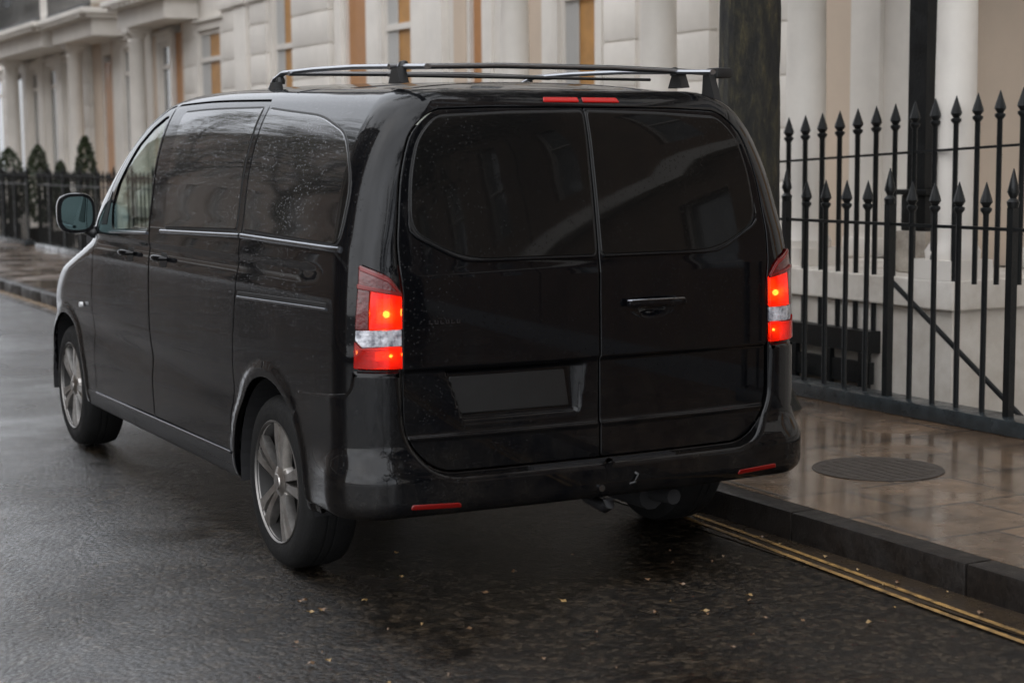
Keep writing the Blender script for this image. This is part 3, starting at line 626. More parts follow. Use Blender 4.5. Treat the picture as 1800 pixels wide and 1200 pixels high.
# cabin
ca = MB(); ca.box(-.88,.88,.15,4.1,.35,.40); ca.box(-.75,.75,.25,.30,.40,1.15); ca.box(-.80,.80,2.25,2.30,.40,1.40); ca.box(-.66,.66,2.25,2.30,1.401,1.72); ca.build('cabin_floor', INNER, VAN)
da = MB(); da.box(-.85,.85,3.55,4.0,.8,1.19,.04); da.build('dashboard', INNER, VAN, 40)
for sx in (-.45, .45):
    s_ = MB(); s_.box(sx-.25,sx+.25,2.62,3.1,.65,.85,.06); s_.box(sx-.24,sx+.24,2.45,2.60,.80,1.36,.06); s_.box(sx-.13,sx+.13,2.46,2.57,1.40,1.58,.04); s_.tube([(sx-.06,2.52,1.30),(sx-.06,2.52,1.45)],.008,6); s_.build('seat', SEATM, VAN, 40)
# mirrors
for sgn in (-1, 1):
    mh = empty('wing_mirror', (0,0,0)); mh.parent = VAN
    cx, cy, cz = sgn*1.02, 3.46, 1.295
    P = []
    for k in range(28):
        a = 2*math.pi*k/28; ca_, sa_ = math.cos(a), math.sin(a); e = .66
        P.append((abs(ca_)**e*math.copysign(1, ca_), abs(sa_)**e*math.copysign(1, sa_)))
    vs = []; fs = []
    for (kx, kz, yy) in ((1,1,0),(1.03,1.03,.01),(1.0,1.0,.05),(.85,.88,.10),(.55,.6,.135)):
        for u, v in P: vs.append((cx+u*.094*kx, cy+yy, cz+v*.100*kz))
    for r_ in range(4):
        for k in range(28): fs.append((r_*28+k, r_*28+(k+1) % 28, (r_+1)*28+(k+1) % 28, (r_+1)*28+k))
    fs.append(tuple(4*28+k for k in range(28))); fs.append(tuple(range(28)))
    MB().add(vs, fs).build('mirror_housing', PAINT, mh, 50)
    g_ = [(cx+u*.080, cy-.004, cz+v*.085) for u, v in P]; MB().add(g_+[(x, y_+.006, z) for x, y_, z in g_], [tuple(range(28))]+[(k,(k+1)%28,28+(k+1)%28,28+k) for k in range(28)]).build('mirror_glass', MIRR, mh)
    MB().tube([(cx-sgn*.04, cy+.05, cz-.07),(sgn*.93, cy+.03, cz-.10),(sgn*.89, cy+.02, cz-.10)], .03, 10, [.025,.032,.04]).build('mirror_arm', PLASTIC, mh, 50)
# roof rack: its own thing, carried by the van
RK = empty('roof_rack', (0,0,1.842), 'grey and black roof bars on the roof of the black van', 'roof rack')
BAR = mat('rack_bar', (.35,.36,.38), .3, metal=1); CAP = mat('rack_black', (.012,.012,.012), .45)
def rk(m_, nm, mt, sm_=45):
    for i, v in enumerate(m_.v): m_.v[i] = (v[0], v[1], v[2]-1.86)
    return m_.build(nm, mt, RK, sm_)
def flatbar(pts, wx, wz):
    m_ = MB(); m_.tube(pts, 1, 10); n_ = 10; c = [Vector(p) for p in pts]
    out = []
    for i, v in enumerate(m_.v):
        p = c[i//n_]; d = Vector(v)-p; out.append((p.x+d.x*wx, p.y+d.y*wx, p.z+d.z*wz))
    m_.v = out; return m_
for sx in (-.60, .60):
    rk(flatbar([(sx,1.72,1.875),(sx,1.66,1.915),(sx,1.56,1.938),(sx,1.2,1.935),(sx,.8,1.925),(sx,.36,1.905),(sx,.16,1.895)], .014, .010), 'side_rail', BAR)
rk(flatbar([(-.64,.40,1.905),(-.2,.40,1.917),(.3,.40,1.917),(.80,.40,1.905)], .014, .011), 'cross_bar', BAR)
rk(flatbar([(-.62,1.45,1.93),(.2,1.45,1.94),(.62,1.45,1.93)], .014, .010), 'cross_bar', BAR)
rk(flatbar([(-.55,.60,1.885),(.60,.60,1.885)], .010, .006), 'cross_bar', CAP)
for x, y_ in ((-.60,.36),(.60,.42),(-.60,1.60),(.60,1.60)):
    sx = math.copysign(1, x); z0 = 1.80
    z0 = 1.845; f_ = MB(); f_.prism([(y_-.05,z0),(y_+.05,z0),(y_+.022,1.90),(y_-.022,1.90)], 'x', x-.018+sx*.02, x+.018+sx*.02); rk(f_, 'foot', CAP)
    f_ = MB(); f_.lathe(x, y_, [(.018,1.893),(.021,1.908),(.015,1.922),(.005,1.926)], 12); rk(f_, 'clamp', CAP)
f_ = MB(); f_.box(.76,.84,.36,.44,1.885,1.925,.01); f_.prism([(.33,1.78),(.43,1.78),(.42,1.90),(.38,1.90)], 'x', .735, .765); rk(f_, 'end_bracket', CAP)

# ================================================================== RAILINGS
IRON = mat('black_iron', (.006,.007,.0075), .30, spec=.35, rvar=.25, rscale=8, bump=.25, bscale=60)
PLINM = mat('wet_dark_plinth', (.035,.042,.046), .18, rvar=.2, rscale=5, vary=.8, vscale=14, vcol=(.012,.014,.015))
def bar_mb(h, thick=False, r=.0155):
    b = MB(); R0 = r*(1.35 if thick else 1)
    if thick: b.box(-R0, R0, -R0, R0, 0, h-.18); q = h-.18; b.lathe(0,0,[(R0*1.3,q),(R0*1.6,q+.03),(R0*.8,q+.05),(R0*1.5,q+.08),(R0*1.1,q+.12),(.003,q+.20)], 10)
    else:
        q = h-.15; b.lathe(0,0,[(r,0),(r,q-.02),(r*1.15,q-.015),(r*1.9,q+.0),(r*1.9,q+.014),(r*1.1,q+.02),(r*2.1,q+.045),(r*1.9,q+.06),(.002,q+.15)], 8)
    return b
BARME = bar_mb(1.21).build('tmp', IRON, None, 40); POSTME = bar_mb(1.26, True).build('tmp', IRON, None, 40); TALLME = bar_mb(1.12, r=.016).build('tmp', IRON, None, 40)
LONGME = bar_mb(1.52, r=.017).build('tmp', IRON, None, 40)
for t_ in (BARME, POSTME, TALLME, LONGME): COL.objects.unlink(t_)
def railing(y0, y1, label, step=.187, x=3.2):
    t_ = empty('railing', (x, y0, .118), label, 'railing', 'black iron railings along the pavement')
    L = y1-y0
    MB().box(-.09,.10,0,L,0,.085,.012).build('plinth', PLINM, t_, 30)
    MB().box(-.016,.016,.02,L-.02,1.045,1.062).build('rail', IRON, t_)
    n_ = int(L/step); 
    for i in range(n_+1):
        th = (i % 5 == 0)
        c = (POSTME if th else BARME).copy(); c.name = 'post' if th else 'bar'; COL.objects.link(c); c.parent = t_; c.location = (random.uniform(-.003,.003), .03+i*step+random.uniform(-.006,.006), .085)
        c.rotation_euler = (random.uniform(-.004,.004), random.uniform(-.004,.004), 0)
    return t_
railing(-2.57, 3.55, 'black spiked railing on a dark plinth at the right of the van')
for i, (a, b, l) in enumerate([(6.4,11.9,'black spiked railing behind the van roof, nearest one past the tree'),(12.5,17.9,'black spiked railing hidden behind the middle of the van'),(18.4,23.2,'blurred black railing just left of the van mirror'),(24.0,29.6,'blurred black railing at the left edge behind the wet pavement'),(30.2,36,'farthest black railing down the street')]):
    railing(a, b, l, .2)
# taller railing on the steps behind
TR = empty('railing', (3.95, 1.2, .80), 'taller black spear railing rising behind the near railing', 'railing')
for i in range(17):
    y_ = .15+i*.178; lg = y_ > 1.8; c = (LONGME if lg else TALLME).copy(); c.name = 'bar'; COL.objects.link(c); c.parent = TR; c.location = (0, y_, -.055*(y_-.9)-(.40 if lg else 0))
MB().add([(-.012,0,.83),(.012,0,.83),(.012,3.1,.70),(-.012,3.1,.70),(-.012,0,.845),(.012,0,.845),(.012,3.1,.715),(-.012,3.1,.715)],[(0,3,2,1),(4,5,6,7),(0,1,5,4),(1,2,6,5),(2,3,7,6),(3,0,4,7)]).build('rail', IRON, TR)
# handrail going down into the area
hr = MB(); hr.tube([(3.62,2.62,.83),(3.62,2.58,.80),(3.62,1.545,.145),(3.62,.6,-.45)], .016, 8)
for k in range(5): hr.tube([(3.62,1.2-k*.4,-.07-k*.25),(3.62,1.2-k*.4,-1.2-k*.25)], .010, 6)
tag(hr.build('handrail', IRON, None, 40), 'sloping black handrail going down behind the railing', 'handrail')
# iron landing / bridge under the tall rail
ld = empty('basement_landing', (4.0, 3.6, 0), 'dark iron landing and stair side behind the railing beside the van', 'landing')
l_ = MB(); l_.box(-.12,.6,-.52,2.6,.30,.44); l_.box(-.12,-.08,-.52,2.6,.10,.24); l_.box(-.12,-.08,-.52,2.6,-.16,.0); l_.build('deck', IRON, ld)
for k in range(9): MB().box(-.13,-.09,-.50+k*.36,-.42+k*.36,-2.3,.30).build('leg', IRON, ld)
# manhole
mh = MB(); mh.lathe(1.96,.76,[(.30,.1195),(.30,.1215),(.285,.1217),(.283,.1205),(.27,.1205)], 40); 
for k in range(-4, 5): 
    L = math.sqrt(max(0,.25**2-(k*.055)**2)); mh.box(1.96+k*.055-.012,1.96+k*.055+.012,.76-L,.76+L,.1207,.1218)
tag(mh.build('manhole_cover', mat('wet_iron_cover', (.040,.032,.026), .35, rvar=.3, rscale=12, bump=.3), None, 30), 'round dark manhole cover in the wet pavement', 'manhole cover')

# ================================================================== HOUSES
STUC = mat('white_stucco', (.78,.735,.67), .55, vary=.5, vscale=1.2, vcol=(.50,.47,.43), bump=.1, bscale=40)
CREAM = mat('cream_stucco', (.62,.50,.39), .6, vary=.4, vscale=1.5, vcol=(.48,.40,.32), bump=.1, bscale=40)
AREAW = mat('stained_area_wall', (.72,.68,.62), .6, vary=.6, vscale=2.2, vcol=(.34,.28,.21), bump=.2, bscale=25)
BLIND = mat('tan_blind', (.52,.27,.085), .5, coat=.2, coat_rough=.02, vary=.5, vscale=5, vcol=(.25,.13,.05))
CURT = mat('pale_curtain', (.50,.49,.47), .8)
GREYW = mat('grey_window', (.22,.23,.23), .12, coat=.5, vary=.6, vscale=3, vcol=(.06,.06,.06))
TAND = mat('tan_door', (.46,.22,.085), .4, coat=.3, vary=.3, vscale=6, vcol=(.3,.14,.06))
BLACKD = mat('black_door', (.008,.009,.009), .2, coat=.6)
LEDG = mat('weathered_ledge', (.55,.50,.43), .6, vary=.9, vscale=6, vcol=(.16,.12,.09), bump=.2, bscale=40)
XB = 5.2
def window(par, y0, y1, z0, z1, pane=BLIND, rail=None, sill=True):
    """sash window set in a recess of the wall"""
    fr = MB(); t_ = .07; x = XB+.012
    fr.box(x,x+.08,y0,y0+t_,z0,z1); fr.box(x,x+.08,y1-t_,y1,z0,z1); fr.box(x,x+.08,y0+t_,y1-t_,z0,z0+t_); fr.box(x,x+.08,y0+t_,y1-t_,z1-t_,z1)
    rz = rail if rail else (z0+z1)/2
    fr.box(x-.01,x+.07,y0+t_,y1-t_,rz-.035,rz+.035)
    w_ = fr.build('window', STUC, par)
    MB().box(x+.03,x+.05,y0+t_,y1-t_,z0+t_,z1-t_).build('pane', pane, w_)
    L = y1-y0
    if pane is BLIND and L > .65:
        cu = MB(); k_ = 9
        for q in range(k_): cu.box(x+.012+.008*(q % 2), x+.028, y1-t_-.34*L*(q+1)/k_, y1-t_-.34*L*q/k_, z0+t_, z1-t_)
        cu.build('curtain', CURT, w_)
    if z0 < 3:
        ar = MB(); ar.box(XB-.035, XB-.001, y0-.13, y0-.005, z0, z1+.13); ar.box(XB-.035, XB-.001, y1+.005, y1+.13, z0, z1+.13); ar.box(XB-.035, XB-.001, y0-.005, y1+.005, z1+.005, z1+.13); ar.box(XB-.08, XB-.001, y0-.18, y1+.18, z1+.131, z1+.18); ar.build('architrave', STUC, w_)
    if sill: MB().box(XB-.10,XB+.1,y0-.08,y1+.08,z0-.10,z0-.001).build('sill', STUC, w_)
    return w_
def wall_with_openings(par, y0, y1, z0, z1, ops, m, name='wall'):
    """front wall as slabs round the openings, each opening (ya, yb, za, zb)"""
    b = MB(); ops = sorted(ops); ys = [y0]
    cur = y0
    for (a, c, za, zb) in ops:
        if a > cur: b.box(XB, XB+.35, cur, a, z0, z1)
        if za > z0: b.box(XB, XB+.35, a, c, z0, za)
        if zb < z1: b.box(XB, XB+.35, a, c, zb, z1)
        cur = c
    if cur < y1: b.box(XB, XB+.35, cur, y1, z0, z1)
    return b.build(name, m, par)
def column(par, x, y, r=.15, z0=.8, z1=3.75):
    b = MB(); b.box(x-r*1.35,x+r*1.35,y-r*1.35,y+r*1.35,z0,z0+.12)
    b.lathe(x,y,[(r*1.3,z0+.12),(r*1.35,z0+.17),(r*1.1,z0+.22),(r,z0+.30),(r*.99,z0+1.2),(r*.88,z1-.25),(r*1.0,z1-.22),(r*.9,z1-.18),(r*1.25,z1-.08)], 24)
    b.box(x-r*1.35,x+r*1.35,y-r*1.35,y+r*1.35,z1-.08,z1)
    return b.build('column', STUC, par, 40)
def pilaster(par, y0, y1, x=XB-.04, m=None, z0=.8, z1=3.9):
    b = MB()
    if y1-y0 > .5:
        zz = z0+.14
        while zz < z1-.13:
            zt = min(zz+.40, z1-.12); b.box(x, XB+.05, y0, y1, zz, zt, .006); b.box(x+.012, XB+.04, y0+.02, y1-.02, zt, zt+.02); zz = zt+.02
    else: b.box(x, XB+.05, y0, y1, z0, z1, .008)
    b.box(x-.03, XB+.05, y0-.03, y1+.03, z0, z0+.14, .008); b.box(x-.04, XB+.05, y0-.04, y1+.04, z1-.12, z1, .008)
    return b.build('pilaster', m or STUC, par, 30)
def doorw(par, y0, y1, m, z1=3.4, arch_=False, z0=.8):
    d = MB(); x = XB+.05; d.box(x, x+.05, y0, y1, z0, z1)
    for (u, v, a, c) in ((.12,.88,.05,.40),(.12,.88,.46,.80),(.12,.88,.84,.97)):
        d.box(x-.012, x+.01, y0+(y1-y0)*u, y0+(y1-y0)*v, z0+(z1-z0)*a, z0+(z1-z0)*c, .004)
    return d.build('door', m, par)
def porch(par, ya, yb, x0=4.15, z0=3.75, balcony=True):
    b = MB(); b.box(x0-.15,XB,ya,yb,z0,z0+.30,.01); b.box(x0-.28,XB,ya-.13,yb+.13,z0+.30,z0+.37,.01); b.box(x0-.38,XB,ya-.22,yb+.22,z0+.37,z0+.47,.015)
    for k in range(int((yb-ya)/.3)): b.box(x0-.36,x0-.28,ya+.1+k*.3,ya+.2+k*.3,z0+.31,z0+.369)
    b.build('porch_roof', STUC, par, 30)
    f_ = MB(); f_.box(x0-.22,XB,ya,yb,.62,.80,.01); f_.box(x0-.18,XB,ya+.04,yb-.04,-2.35,.62); f_.build('porch_step', AREAW, par)
    if balcony:
        r_ = MB(); zz = z0+.47
        r_.box(x0-.22,x0-.18,ya-.1,yb+.1,zz+.75,zz+.79); r_.box(x0-.22,x0-.18,ya-.1,yb+.1,zz+.06,zz+.09)
        for k in range(int((yb-ya+.2)/.12)+1): r_.box(x0-.21,x0-.19,ya-.1+k*.12,ya-.085+k*.12,zz,zz+.76)
        r_.build('balcony_rail', IRON, par)
ZT = 4.6
def house(name, y0, y1, label, ops, items, ports=(), top=14.0, px=4.15):
    H = empty(name, (0,0,0), label, 'house', 'terraced houses along the street')
    wall_with_openings(H, y0, y1, .8, ZT, [(a, b, za, zb) for (a, b, za, zb, *_) in ops], STUC)
    for (a, b, za, zb, kind, *r) in ops:
        if kind == 'window': window(H, a, b, za, zb, r[0] if r else BLIND, 3.1)
        elif kind == 'door': doorw(H, a, b, r[0] if r else TAND, zb-.12, z0=za)
    MB().box(XB, XB+.35, y0, y1, -2.4, .64).build('area_wall', AREAW, H)
    MB().box(XB-.14, XB+.36, y0, y1, .64, .80, .012).build('ledge', LEDG, H, 30)
    b = MB(); b.box(XB+.35, XB+.5, y0, y1, -2.4, top); b.box(XB+.5, XB+9, y0, y1, top-.4, top); b.box(XB+.5, XB+9, y0, y0+.1, -2.4, top-.4); b.box(XB+.5, XB+9, y1-.1, y1, -2.4, top-.4); b.build('rear_block', CREAM, H)
    # upper storeys
    b = MB(); n_ = max(2, int((y1-y0)/2.4)); ow = (y1-y0)/n_
    uo = [(y0+ow*(i+.5)-.55, y0+ow*(i+.5)+.55) for i in range(n_)]
    for (za, zb, wa, wb) in ((ZT, 8.0, 5.0, 7.4), (8.0, 11.2, 8.5, 10.6), (11.2, 14.0, 11.6, 13.0)):
        if zb > top+.1: continue
        cur = y0
        for a, c in uo:
            b.box(XB, XB+.35, cur, a, za, zb); b.box(XB, XB+.35, a, c, za, wa); b.box(XB, XB+.35, a, c, wb, zb); cur = c
        b.box(XB, XB+.35, cur, y1, za, zb)
        for a, c in uo: window(H, a, c, wa, wb, GREYW)
    b.build('upper_wall', STUC, H)
    c_ = MB(); c_.box(XB-.12, XB+.05, y0, y1, ZT-.12, ZT+.02, .02); c_.box(XB-.25, XB+.05, y0, y1, 7.9, 8.1, .02); c_.box(XB-.5, XB+.05, y0, y1, top-.6, top-.3, .02); c_.box(XB-.35, XB+.05, y0, y1, top-.8, top-.6, .02); c_.build('cornice', STUC, H, 30)
    for it in items:
        k = it[0]
        if k == 'col': column(H, *it[1:])
        elif k == 'pil': pilaster(H, it[1], it[2], (XB-.09 if len(it) > 3 else XB-.04))
        elif k == 'cream':
            MB().box(XB-.012, XB-.002, it[1], it[2], .802, ZT-.14).build('wall_panel', CREAM, H)
    for (a, b_) in ports: porch(H, a, b_, px)
    return H
W_, D_ = 'window', 'door'
house('house', -3.2, 5.95, 'white stucco house right of the tree with round columns and black door',
      [(-2.4,-1.2,1.2,3.6,W_),(.3,1.6,1.2,3.6,W_),(3.98,4.24,.8,4.5,D_,BLACKD)],
      [('col',4.25,4.22,.14),('col',4.1,2.585,.125),('cream',3.0,3.62),('pil',2.6,3.0),('pil',3.62,3.90),('cream',4.88,5.17),('pil',4.52,4.85),('pil',5.25,5.9),('pil',1.9,2.3),('pil',-.2,.1)], ports=[(2.4,4.5)])
house('house', 5.95, 12.2, 'white stucco house between the tree and the middle of the van roof',
      [(8.57,9.27,1.1,4.0,W_),(10.9,11.23,.8,4.2,D_)],
      [('col',4.3,6.15,.15),('col',4.3,8.55,.14),('pil',6.62,7.35,5.0),('cream',7.45,7.78),('pil',7.85,8.40),('pil',9.35,9.58),('cream',9.62,9.95),('pil',10.66,10.88),('cream',11.3,11.6),('pil',11.75,12.15,5.0),('pil',10.0,10.3,4.9)])
house('house', 12.2, 18.1, 'white house with tan doors seen above the roof rack',
      [(12.68,13.5,1.1,4.2,W_),(14.05,14.68,.8,4.3,D_),(16.45,17.26,1.1,4.2,W_)],
      [('pil',12.25,12.6),('pil',13.6,13.95),('pil',14.75,14.98),('pil',15.05,16.35,4.95),('pil',17.35,18.0,4.9)])
house('house', 18.1, 24.1, 'white house with an arched tan doorway left of the van roof',
      [(19.5,20.6,1.1,3.55,W_),(21.5,22.0,.8,3.75,D_),(22.1,22.7,1.1,3.5,W_,GREYW)],
      [('pil',18.2,18.7,5.0),('pil',18.8,19.4),('pil',20.7,21.3),('cream',21.35,21.48),('cream',22.75,23.1),('pil',23.1,23.5),('pil',23.55,24.0,4.9),('col',4.85,22.9,.15)], ports=[(20.6,23.3)], px=4.8, top=11.2)
house('house', 24.1, 31.0, 'pale house with a balcony over its porch, above the wing mirror',
      [(24.3,25.0,1.1,3.55,W_,GREYW),(25.8,26.45,.8,3.5,D_),(28.4,29.3,1.1,3.5,W_,GREYW),(29.9,30.8,1.1,3.5,W_,GREYW)],
      [('pil',25.1,25.6),('cream',25.62,25.78),('cream',26.5,27.1),('pil',27.2,28.1,4.9),('pil',29.35,29.85,4.9),('col',4.85,27.15,.15)], ports=[(24.6,27.6)], px=4.7, top=8.0)
house('house', 31.0, 38.5, 'farthest pale house at the left edge with a dark doorway and balcony',
      [(31.6,32.4,1.1,3.5,W_,GREYW),(33.2,34.4,.8,3.5,D_,BLACKD),(35.4,36.6,1.1,3.5,W_,GREYW)],
      [('pil',31.05,31.5,4.9),('pil',32.5,33.0,4.9),('pil',34.6,35.2),('pil',36.8,37.4),('col',4.85,32.7,.15)], ports=[(28.0,34.5)], px=4.6, top=8.0)

# black post on a pale block in front of the black door
MB().box(4.20,4.40,2.94,3.22,.802,1.07,.01).build('stone_block', LEDG)
tag(bpy.data.objects['stone_block'], 'pale stone block under the thick black post', 'stone block')
ip = MB(); ip.box(4.24,4.37,3.0,3.165,1.30,3.74); ip.box(4.22,4.39,2.97,3.195,1.07,1.30,.01); ip.box(4.19,4.42,2.93,3.24,1.30,1.335,.008)
tag(ip.build('iron_post', IRON, None, 30), 'thick square black post beside the round white column', 'post')
# ------------------------------------------------------------------ foliage helpers
def leaf_mesh(name, pts, size, m, parent, seed=1):
    r_ = np.random.default_rng(seed); vs = []; fs = []
    for p in pts:
        a = r_.standard_normal(3); a /= np.linalg.norm(a); b = np.cross(a, r_.standard_normal(3)); b /= np.linalg.norm(b); s_ = size*r_.uniform(.6, 1.4); k = len(vs)
        vs += [tuple(p-a*s_), tuple(p+b*s_*.45), tuple(p+a*s_), tuple(p-b*s_*.45)]; fs.append((k,k+1,k+2,k+3))
    me = bpy.data.meshes.new(name); me.from_pydata(vs, [], fs); return link(name, me, m, parent)
LEAFM = mat('dark_leaf', (.020,.035,.018), .5, vary=.8, vscale=1.2, vcol=(.05,.06,.02)); AUT = mat('autumn_leaf', (.05,.055,.022), .5, vary=.9, vscale=.8, vcol=(.13,.09,.03))
POTM = mat('dark_pot', (.02,.02,.02), .5)
def shrub(y, h, r, label, x=3.75):
    t_ = empty('shrub', (x, y, .0), label, 'shrub', 'clipped shrubs behind the blurred railing')
    P = []
    for _ in range(1400):
        t = random.random(); a = random.uniform(0, 6.283); rr = r*(math.sin(math.pi*min(1, .12+.88*t))**.6)*(.7+.3*random.random())
        P.append(np.array((rr*math.cos(a), rr*math.sin(a), .45+(h-.45)*t)))
    leaf_mesh('foliage', P, .045, LEAFM, t_, int(y*7)); MB().lathe(0,0,[(.03,.30),(.03,h*.7)], 8).build('stem', POTM, t_)
    MB().lathe(0,0,[(.16,-.02),(.20,.34),(.21,.36),(.17,.36),(.16,.33)], 14).build('pot', POTM, t_, 40)
    b = MB().box(-.25,.25,-.25,.25,-2.4,-.02).build('pier', AREAW, t_)
shrub(22.2, 1.95, .20, 'tall narrow clipped shrub just left of the wing mirror')
shrub(25.6, 1.85, .24, 'dark clipped shrub, the middle one at the left edge')
shrub(28.1, 1.80, .34, 'dark bushy shrub at the extreme left edge')
shrub(23.9, 1.55, .16, 'smaller dark shrub between the two taller ones')
# ------------------------------------------------------------------ street tree
def bark_mat():
    m = bpy.data.materials.new('mossy_bark'); m.use_nodes = True; n = m.node_tree; b = n.nodes['Principled BSDF']; tc = n.nodes.new('ShaderNodeTexCoord')
    mp = n.nodes.new('ShaderNodeMapping'); mp.inputs['Scale'].default_value = (16,16,5)
    a = n.nodes.new('ShaderNodeTexNoise'); a.inputs['Scale'].default_value = 1; a.inputs['Detail'].default_value = 8; a.inputs['Roughness'].default_value = .75
    n.links.new(tc.outputs['Object'], mp.inputs[0]); n.links.new(mp.outputs[0], a.inputs['Vector'])
    cr = n.nodes.new('ShaderNodeValToRGB'); e = cr.color_ramp.elements; e[0].position = .40; e[0].color = (.006,.006,.005,1); e[1].position = .78; e[1].color = (.20,.14,.07,1)
    x = e.new(.5); x.color = (.016,.015,.010,1); x = e.new(.62); x.color = (.05,.042,.02,1)
    n.links.new(a.outputs['Fac'], cr.inputs[0]); n.links.new(cr.outputs[0], b.inputs['Base Color']); b.inputs['Roughness'].default_value = .75
    bp = n.nodes.new('ShaderNodeBump'); bp.inputs['Strength'].default_value = 1; bp.inputs['Distance'].default_value = .04; n.links.new(a.outputs['Fac'], bp.inputs['Height']); n.links.new(bp.outputs[0], b.inputs['Normal'])
    return m
BARK = bark_mat()
def tree(x, y, z, r, h, label, seed, crown=True, nleaf=9000):
    r_ = random.Random(seed); t_ = empty('tree', (x, y, z), label, 'tree'); tr = MB(); N = 26; vs = []; fs = []
    hs_ = np.linspace(0, h*.5, 40)
    for zz in hs_:
        f_ = 1+.9*math.exp(-zz/.25)-.35*zz/(h*.5)
        for k in range(N):
            a = 2*math.pi*k/N; q = r*f_*(1+.05*math.sin(3*a+zz*1.3)+.035*math.sin(7*a-zz*2.1)+r_.uniform(-.02,.02))
            vs.append((q*math.cos(a)+.05*math.sin(zz*.8), q*math.sin(a), zz-.05))
    for j in range(len(hs_)-1):
        for k in range(N): fs.append((j*N+k, j*N+(k+1) % N, (j+1)*N+(k+1) % N, (j+1)*N+k))
    tr.add(vs, fs); tips = []
    for b in range(9):
        a = b*2.4+r_.random(); p = Vector((0,0,h*r_.uniform(.34,.5))); d = Vector((math.cos(a)*.75, math.sin(a)*.75, .9)).normalized(); pts = [p.copy()]; rad = [r*.42]
        for s_ in range(7):
            d = (d+Vector((r_.uniform(-.25,.25), r_.uniform(-.25,.25), r_.uniform(-.05,.25)))).normalized(); p = p+d*h*.085; pts.append(p.copy()); rad.append(r*.42*(1-(s_+1)/8)); tips.append(p.copy())
            if s_ > 1:
                e = (d+Vector((r_.uniform(-1,1), r_.uniform(-1,1), r_.uniform(-.2,.6)))).normalized(); q = p.copy(); pp = [q.copy()]; 
                for _ in range(3): q = q+e*h*.05; pp.append(q.copy()); tips.append(q.copy())
                tr.tube(pp, .02, 5, [rad[-1]*.6+.006, rad[-1]*.4+.005, .012, .004])
        tr.tube(pts, .1, 8, [max(v, .008) for v in rad])
    tr.build('trunk', BARK, t_, 60)
    if crown:
        P = []
        for _ in range(nleaf):
            c = tips[r_.randrange(len(tips))]; P.append(np.array(c)+np.array([r_.gauss(0,.32), r_.gauss(0,.32), r_.gauss(0,.26)]))
        leaf_mesh('crown', P, .10, AUT, t_, seed)
    return t_
tree(2.56, 2.66, .118, .205, 9, 'mossy dark tree trunk standing in the pavement behind the van', 3, nleaf=7000)
tree(-11.6, 14, .12, .22, 13, 'leafy tree on the opposite pavement, second from the camera', 5)
tree(-11.6, 22, .12, .24, 15, 'leafy tree on the opposite pavement, third from the camera', 6)
tree(-11.6, 31, .12, .24, 16, 'leafy tree on the opposite pavement, fourth from the camera', 8); tree(-11.6, 42, .12, .24, 17, 'leafy tree on the opposite pavement, farthest from the camera', 18)
tree(-11.6, 6, .12, .22, 12, 'leafy tree on the opposite pavement, nearest the camera', 9)
# ------------------------------------------------------------------ the other side and behind the camera, seen only as reflections in the van
BUFF = mat('buff_render', (.26,.20,.15), .7, vary=.5, vscale=1.5, vcol=(.14,.10,.08))
BRICK = mat('brown_brick', (.20,.13,.085), .8, vary=.7, vscale=1.5, vcol=(.10,.07,.05), bump=.2, bscale=30)
def plain_house(y0, y1, xf, face, m, label, h=17):
    H = empty('house', (xf, y0, 0), label, 'house', 'houses across the street'); L = y1-y0; sx = face
    b = MB(); n_ = max(2, int(L/2.6)); ow = L/n_
    def bx(mm, xa, xb, *r): mm.box(min(xa, xb), max(xa, xb), *r)
    rows = ((0,3.6,.9,3.1),(3.6,7.2,4.3,6.8),(7.2,10.4,7.9,9.8),(10.4,13.6,11,12.8),(13.6,h,14.0,h-.8))
    for (za, zb, wa, wb) in rows:
        cur = 0
        for i in range(n_):
            a = ow*(i+.5)-.6; c = a+1.2
            bx(b, 0, -sx*.4, cur, a, za, zb); bx(b, 0, -sx*.4, a, c, za, wa); bx(b, 0, -sx*.4, a, c, wb, zb); cur = c
        bx(b, 0, -sx*.4, cur, L, za, zb)
    bx(b, -sx*.4, -sx*8, 0, L, 0, h); b.build('wall', m, H)
    for (za, zb, wa, wb) in rows:
        for i in range(n_):
            a = ow*(i+.5)-.6; f_ = MB()
            bx(f_, -sx*.12, -sx*.2, a, a+.07, wa, wb); bx(f_, -sx*.12, -sx*.2, a+1.13, a+1.2, wa, wb); bx(f_, -sx*.12, -sx*.2, a+.07, a+1.13, (wa+wb)/2-.03, (wa+wb)/2+.03); w_ = f_.build('window', STUC, H)
            g_ = MB(); bx(g_, -sx*.2, -sx*.22, a, a+1.2, wa, wb); g_.build('pane', GREYW, w_)
    c_ = MB(); bx(c_, sx*.25, -sx*.1, 0, L, 3.5, 3.75); bx(c_, sx*.4, -sx*.1, 0, L, h-.2, h+.1); c_.build('cornice', STUC, H)
    return H
for i, (a, b, m_, l) in enumerate([(2,9,BUFF,'buff house across the street, nearest the camera'),(9.1,16,BRICK,'brown brick house across the street, second one along'),(16.1,24,BUFF,'buff house across the street, third one along'),(24.1,34,BRICK,'brown brick house across the street, fourth one along'),(34.1,46,BUFF,'buff house across the street, fifth one along'),(46.1,60,BRICK,'brown brick house across the street, sixth one along'),(60.1,80,BUFF,'buff house across the street, farthest one')]):
    plain_house(a, b, -13.5, 1, m_, l)
for i, (a, b, m_, l) in enumerate([(-11,-3.25,BRICK,'brown brick house beside the camera on the near pavement side'),(-20,-11.1,BRICK,'brown brick house behind the camera'),(-32,-20.1,STUC,'white house far behind the camera')]):
    plain_house(a, b, 5.2, -1, m_, l, 22)  # height raised to block bright sky from the rear glass reflections
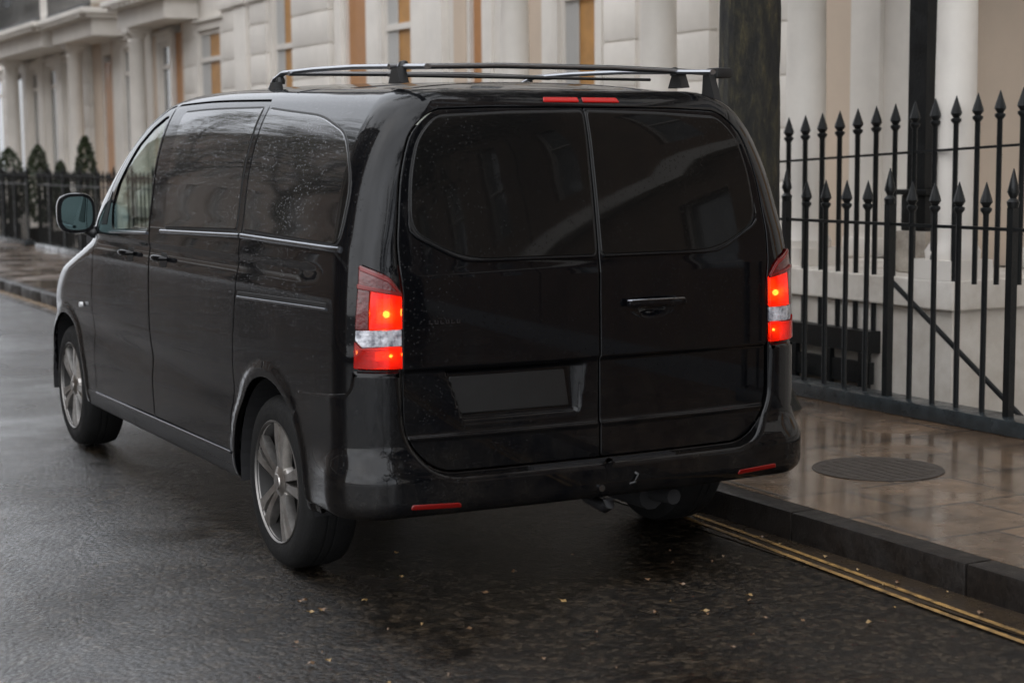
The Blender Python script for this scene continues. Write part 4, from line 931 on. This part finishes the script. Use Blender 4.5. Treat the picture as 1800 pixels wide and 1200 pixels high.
tree(-5, -24, 0, .3, 12, 'large tree behind the camera by the road', 12); tree(2.3, -11, .12, .25, 12, 'street tree behind the camera on the near pavement', 15, nleaf=14000); tree(2.3, -19, .12, .25, 13, 'farther street tree behind the camera on the near pavement', 16)
# ------------------------------------------------------------------ fallen leaves
LM = [mat('yellow_leaf', (.28,.18,.07), .4, vary=.6, vscale=60), mat('brown_leaf', (.14,.08,.04), .4, vary=.6, vscale=60)]
spots = [(-1.08,.16),(-1.03,.17),(-1.04,.31),(-.86,.2),(-.93,-.17),(-.44,.09),(-.25,-.15),(-.05,-.44),(.17,-.05),(.1,-.51),(.24,-.17),(.32,-.48),(.36,-.42),(.23,-.68),(.32,-.77),(-.46,.8),(-.7,-.3),(-.2,.3),(.5,-.9),(.93,-.55),(.95,.3),(.96,-.1),(.9,-1.0),(-1.3,-.4),(-.6,.45),(.62,.1)]
spots += [(random.uniform(-1.4,.7), random.uniform(-1.0,.5)) for _ in range(22)]+[(random.uniform(.86,1.0), random.uniform(-1.3,1.2)) for _ in range(10)]
for i, (x, y_) in enumerate(spots):
    n_ = 10; L = random.uniform(.008,.019) if i < 26 else random.uniform(.004,.010); a0 = random.uniform(0, 6.28); vs = []
    for k in range(n_):
        a = 2*math.pi*k/n_; rr = L*(1 if k % 2 == 0 else .62)*(1.25 if k == 0 else 1); vs.append((rr*math.cos(a), rr*.7*math.sin(a), .004+.004*math.sin(a*2)+.003*random.random()))
    vs.append((0,0,.007)); me = bpy.data.meshes.new('fallen_leaf'); me.from_pydata(vs, [], [(k,(k+1) % n_, n_) for k in range(n_)])
    yel = i % 3 == 0
    o = link('fallen_leaf', me, LM[0 if yel else 1]); o.location = (x, y_, .006); o.rotation_euler = (0,0,a0)
    colr = 'yellow' if yel else 'brown'; size = 'small' if i < 26 else 'tiny'
    if x > .84: l_, g_ = size+' '+colr+' leaf lying in the gutter by the kerb', size+' '+colr+' leaves in the gutter'
    elif x < -.75: l_, g_ = size+' '+colr+' leaf on the wet road behind the left rear wheel', size+' '+colr+' leaves behind the left wheel'
    else: l_, g_ = size+' '+colr+' leaf on the wet road behind the middle of the van', size+' '+colr+' leaves behind the van'
    tag(o, l_, 'leaf', g_)
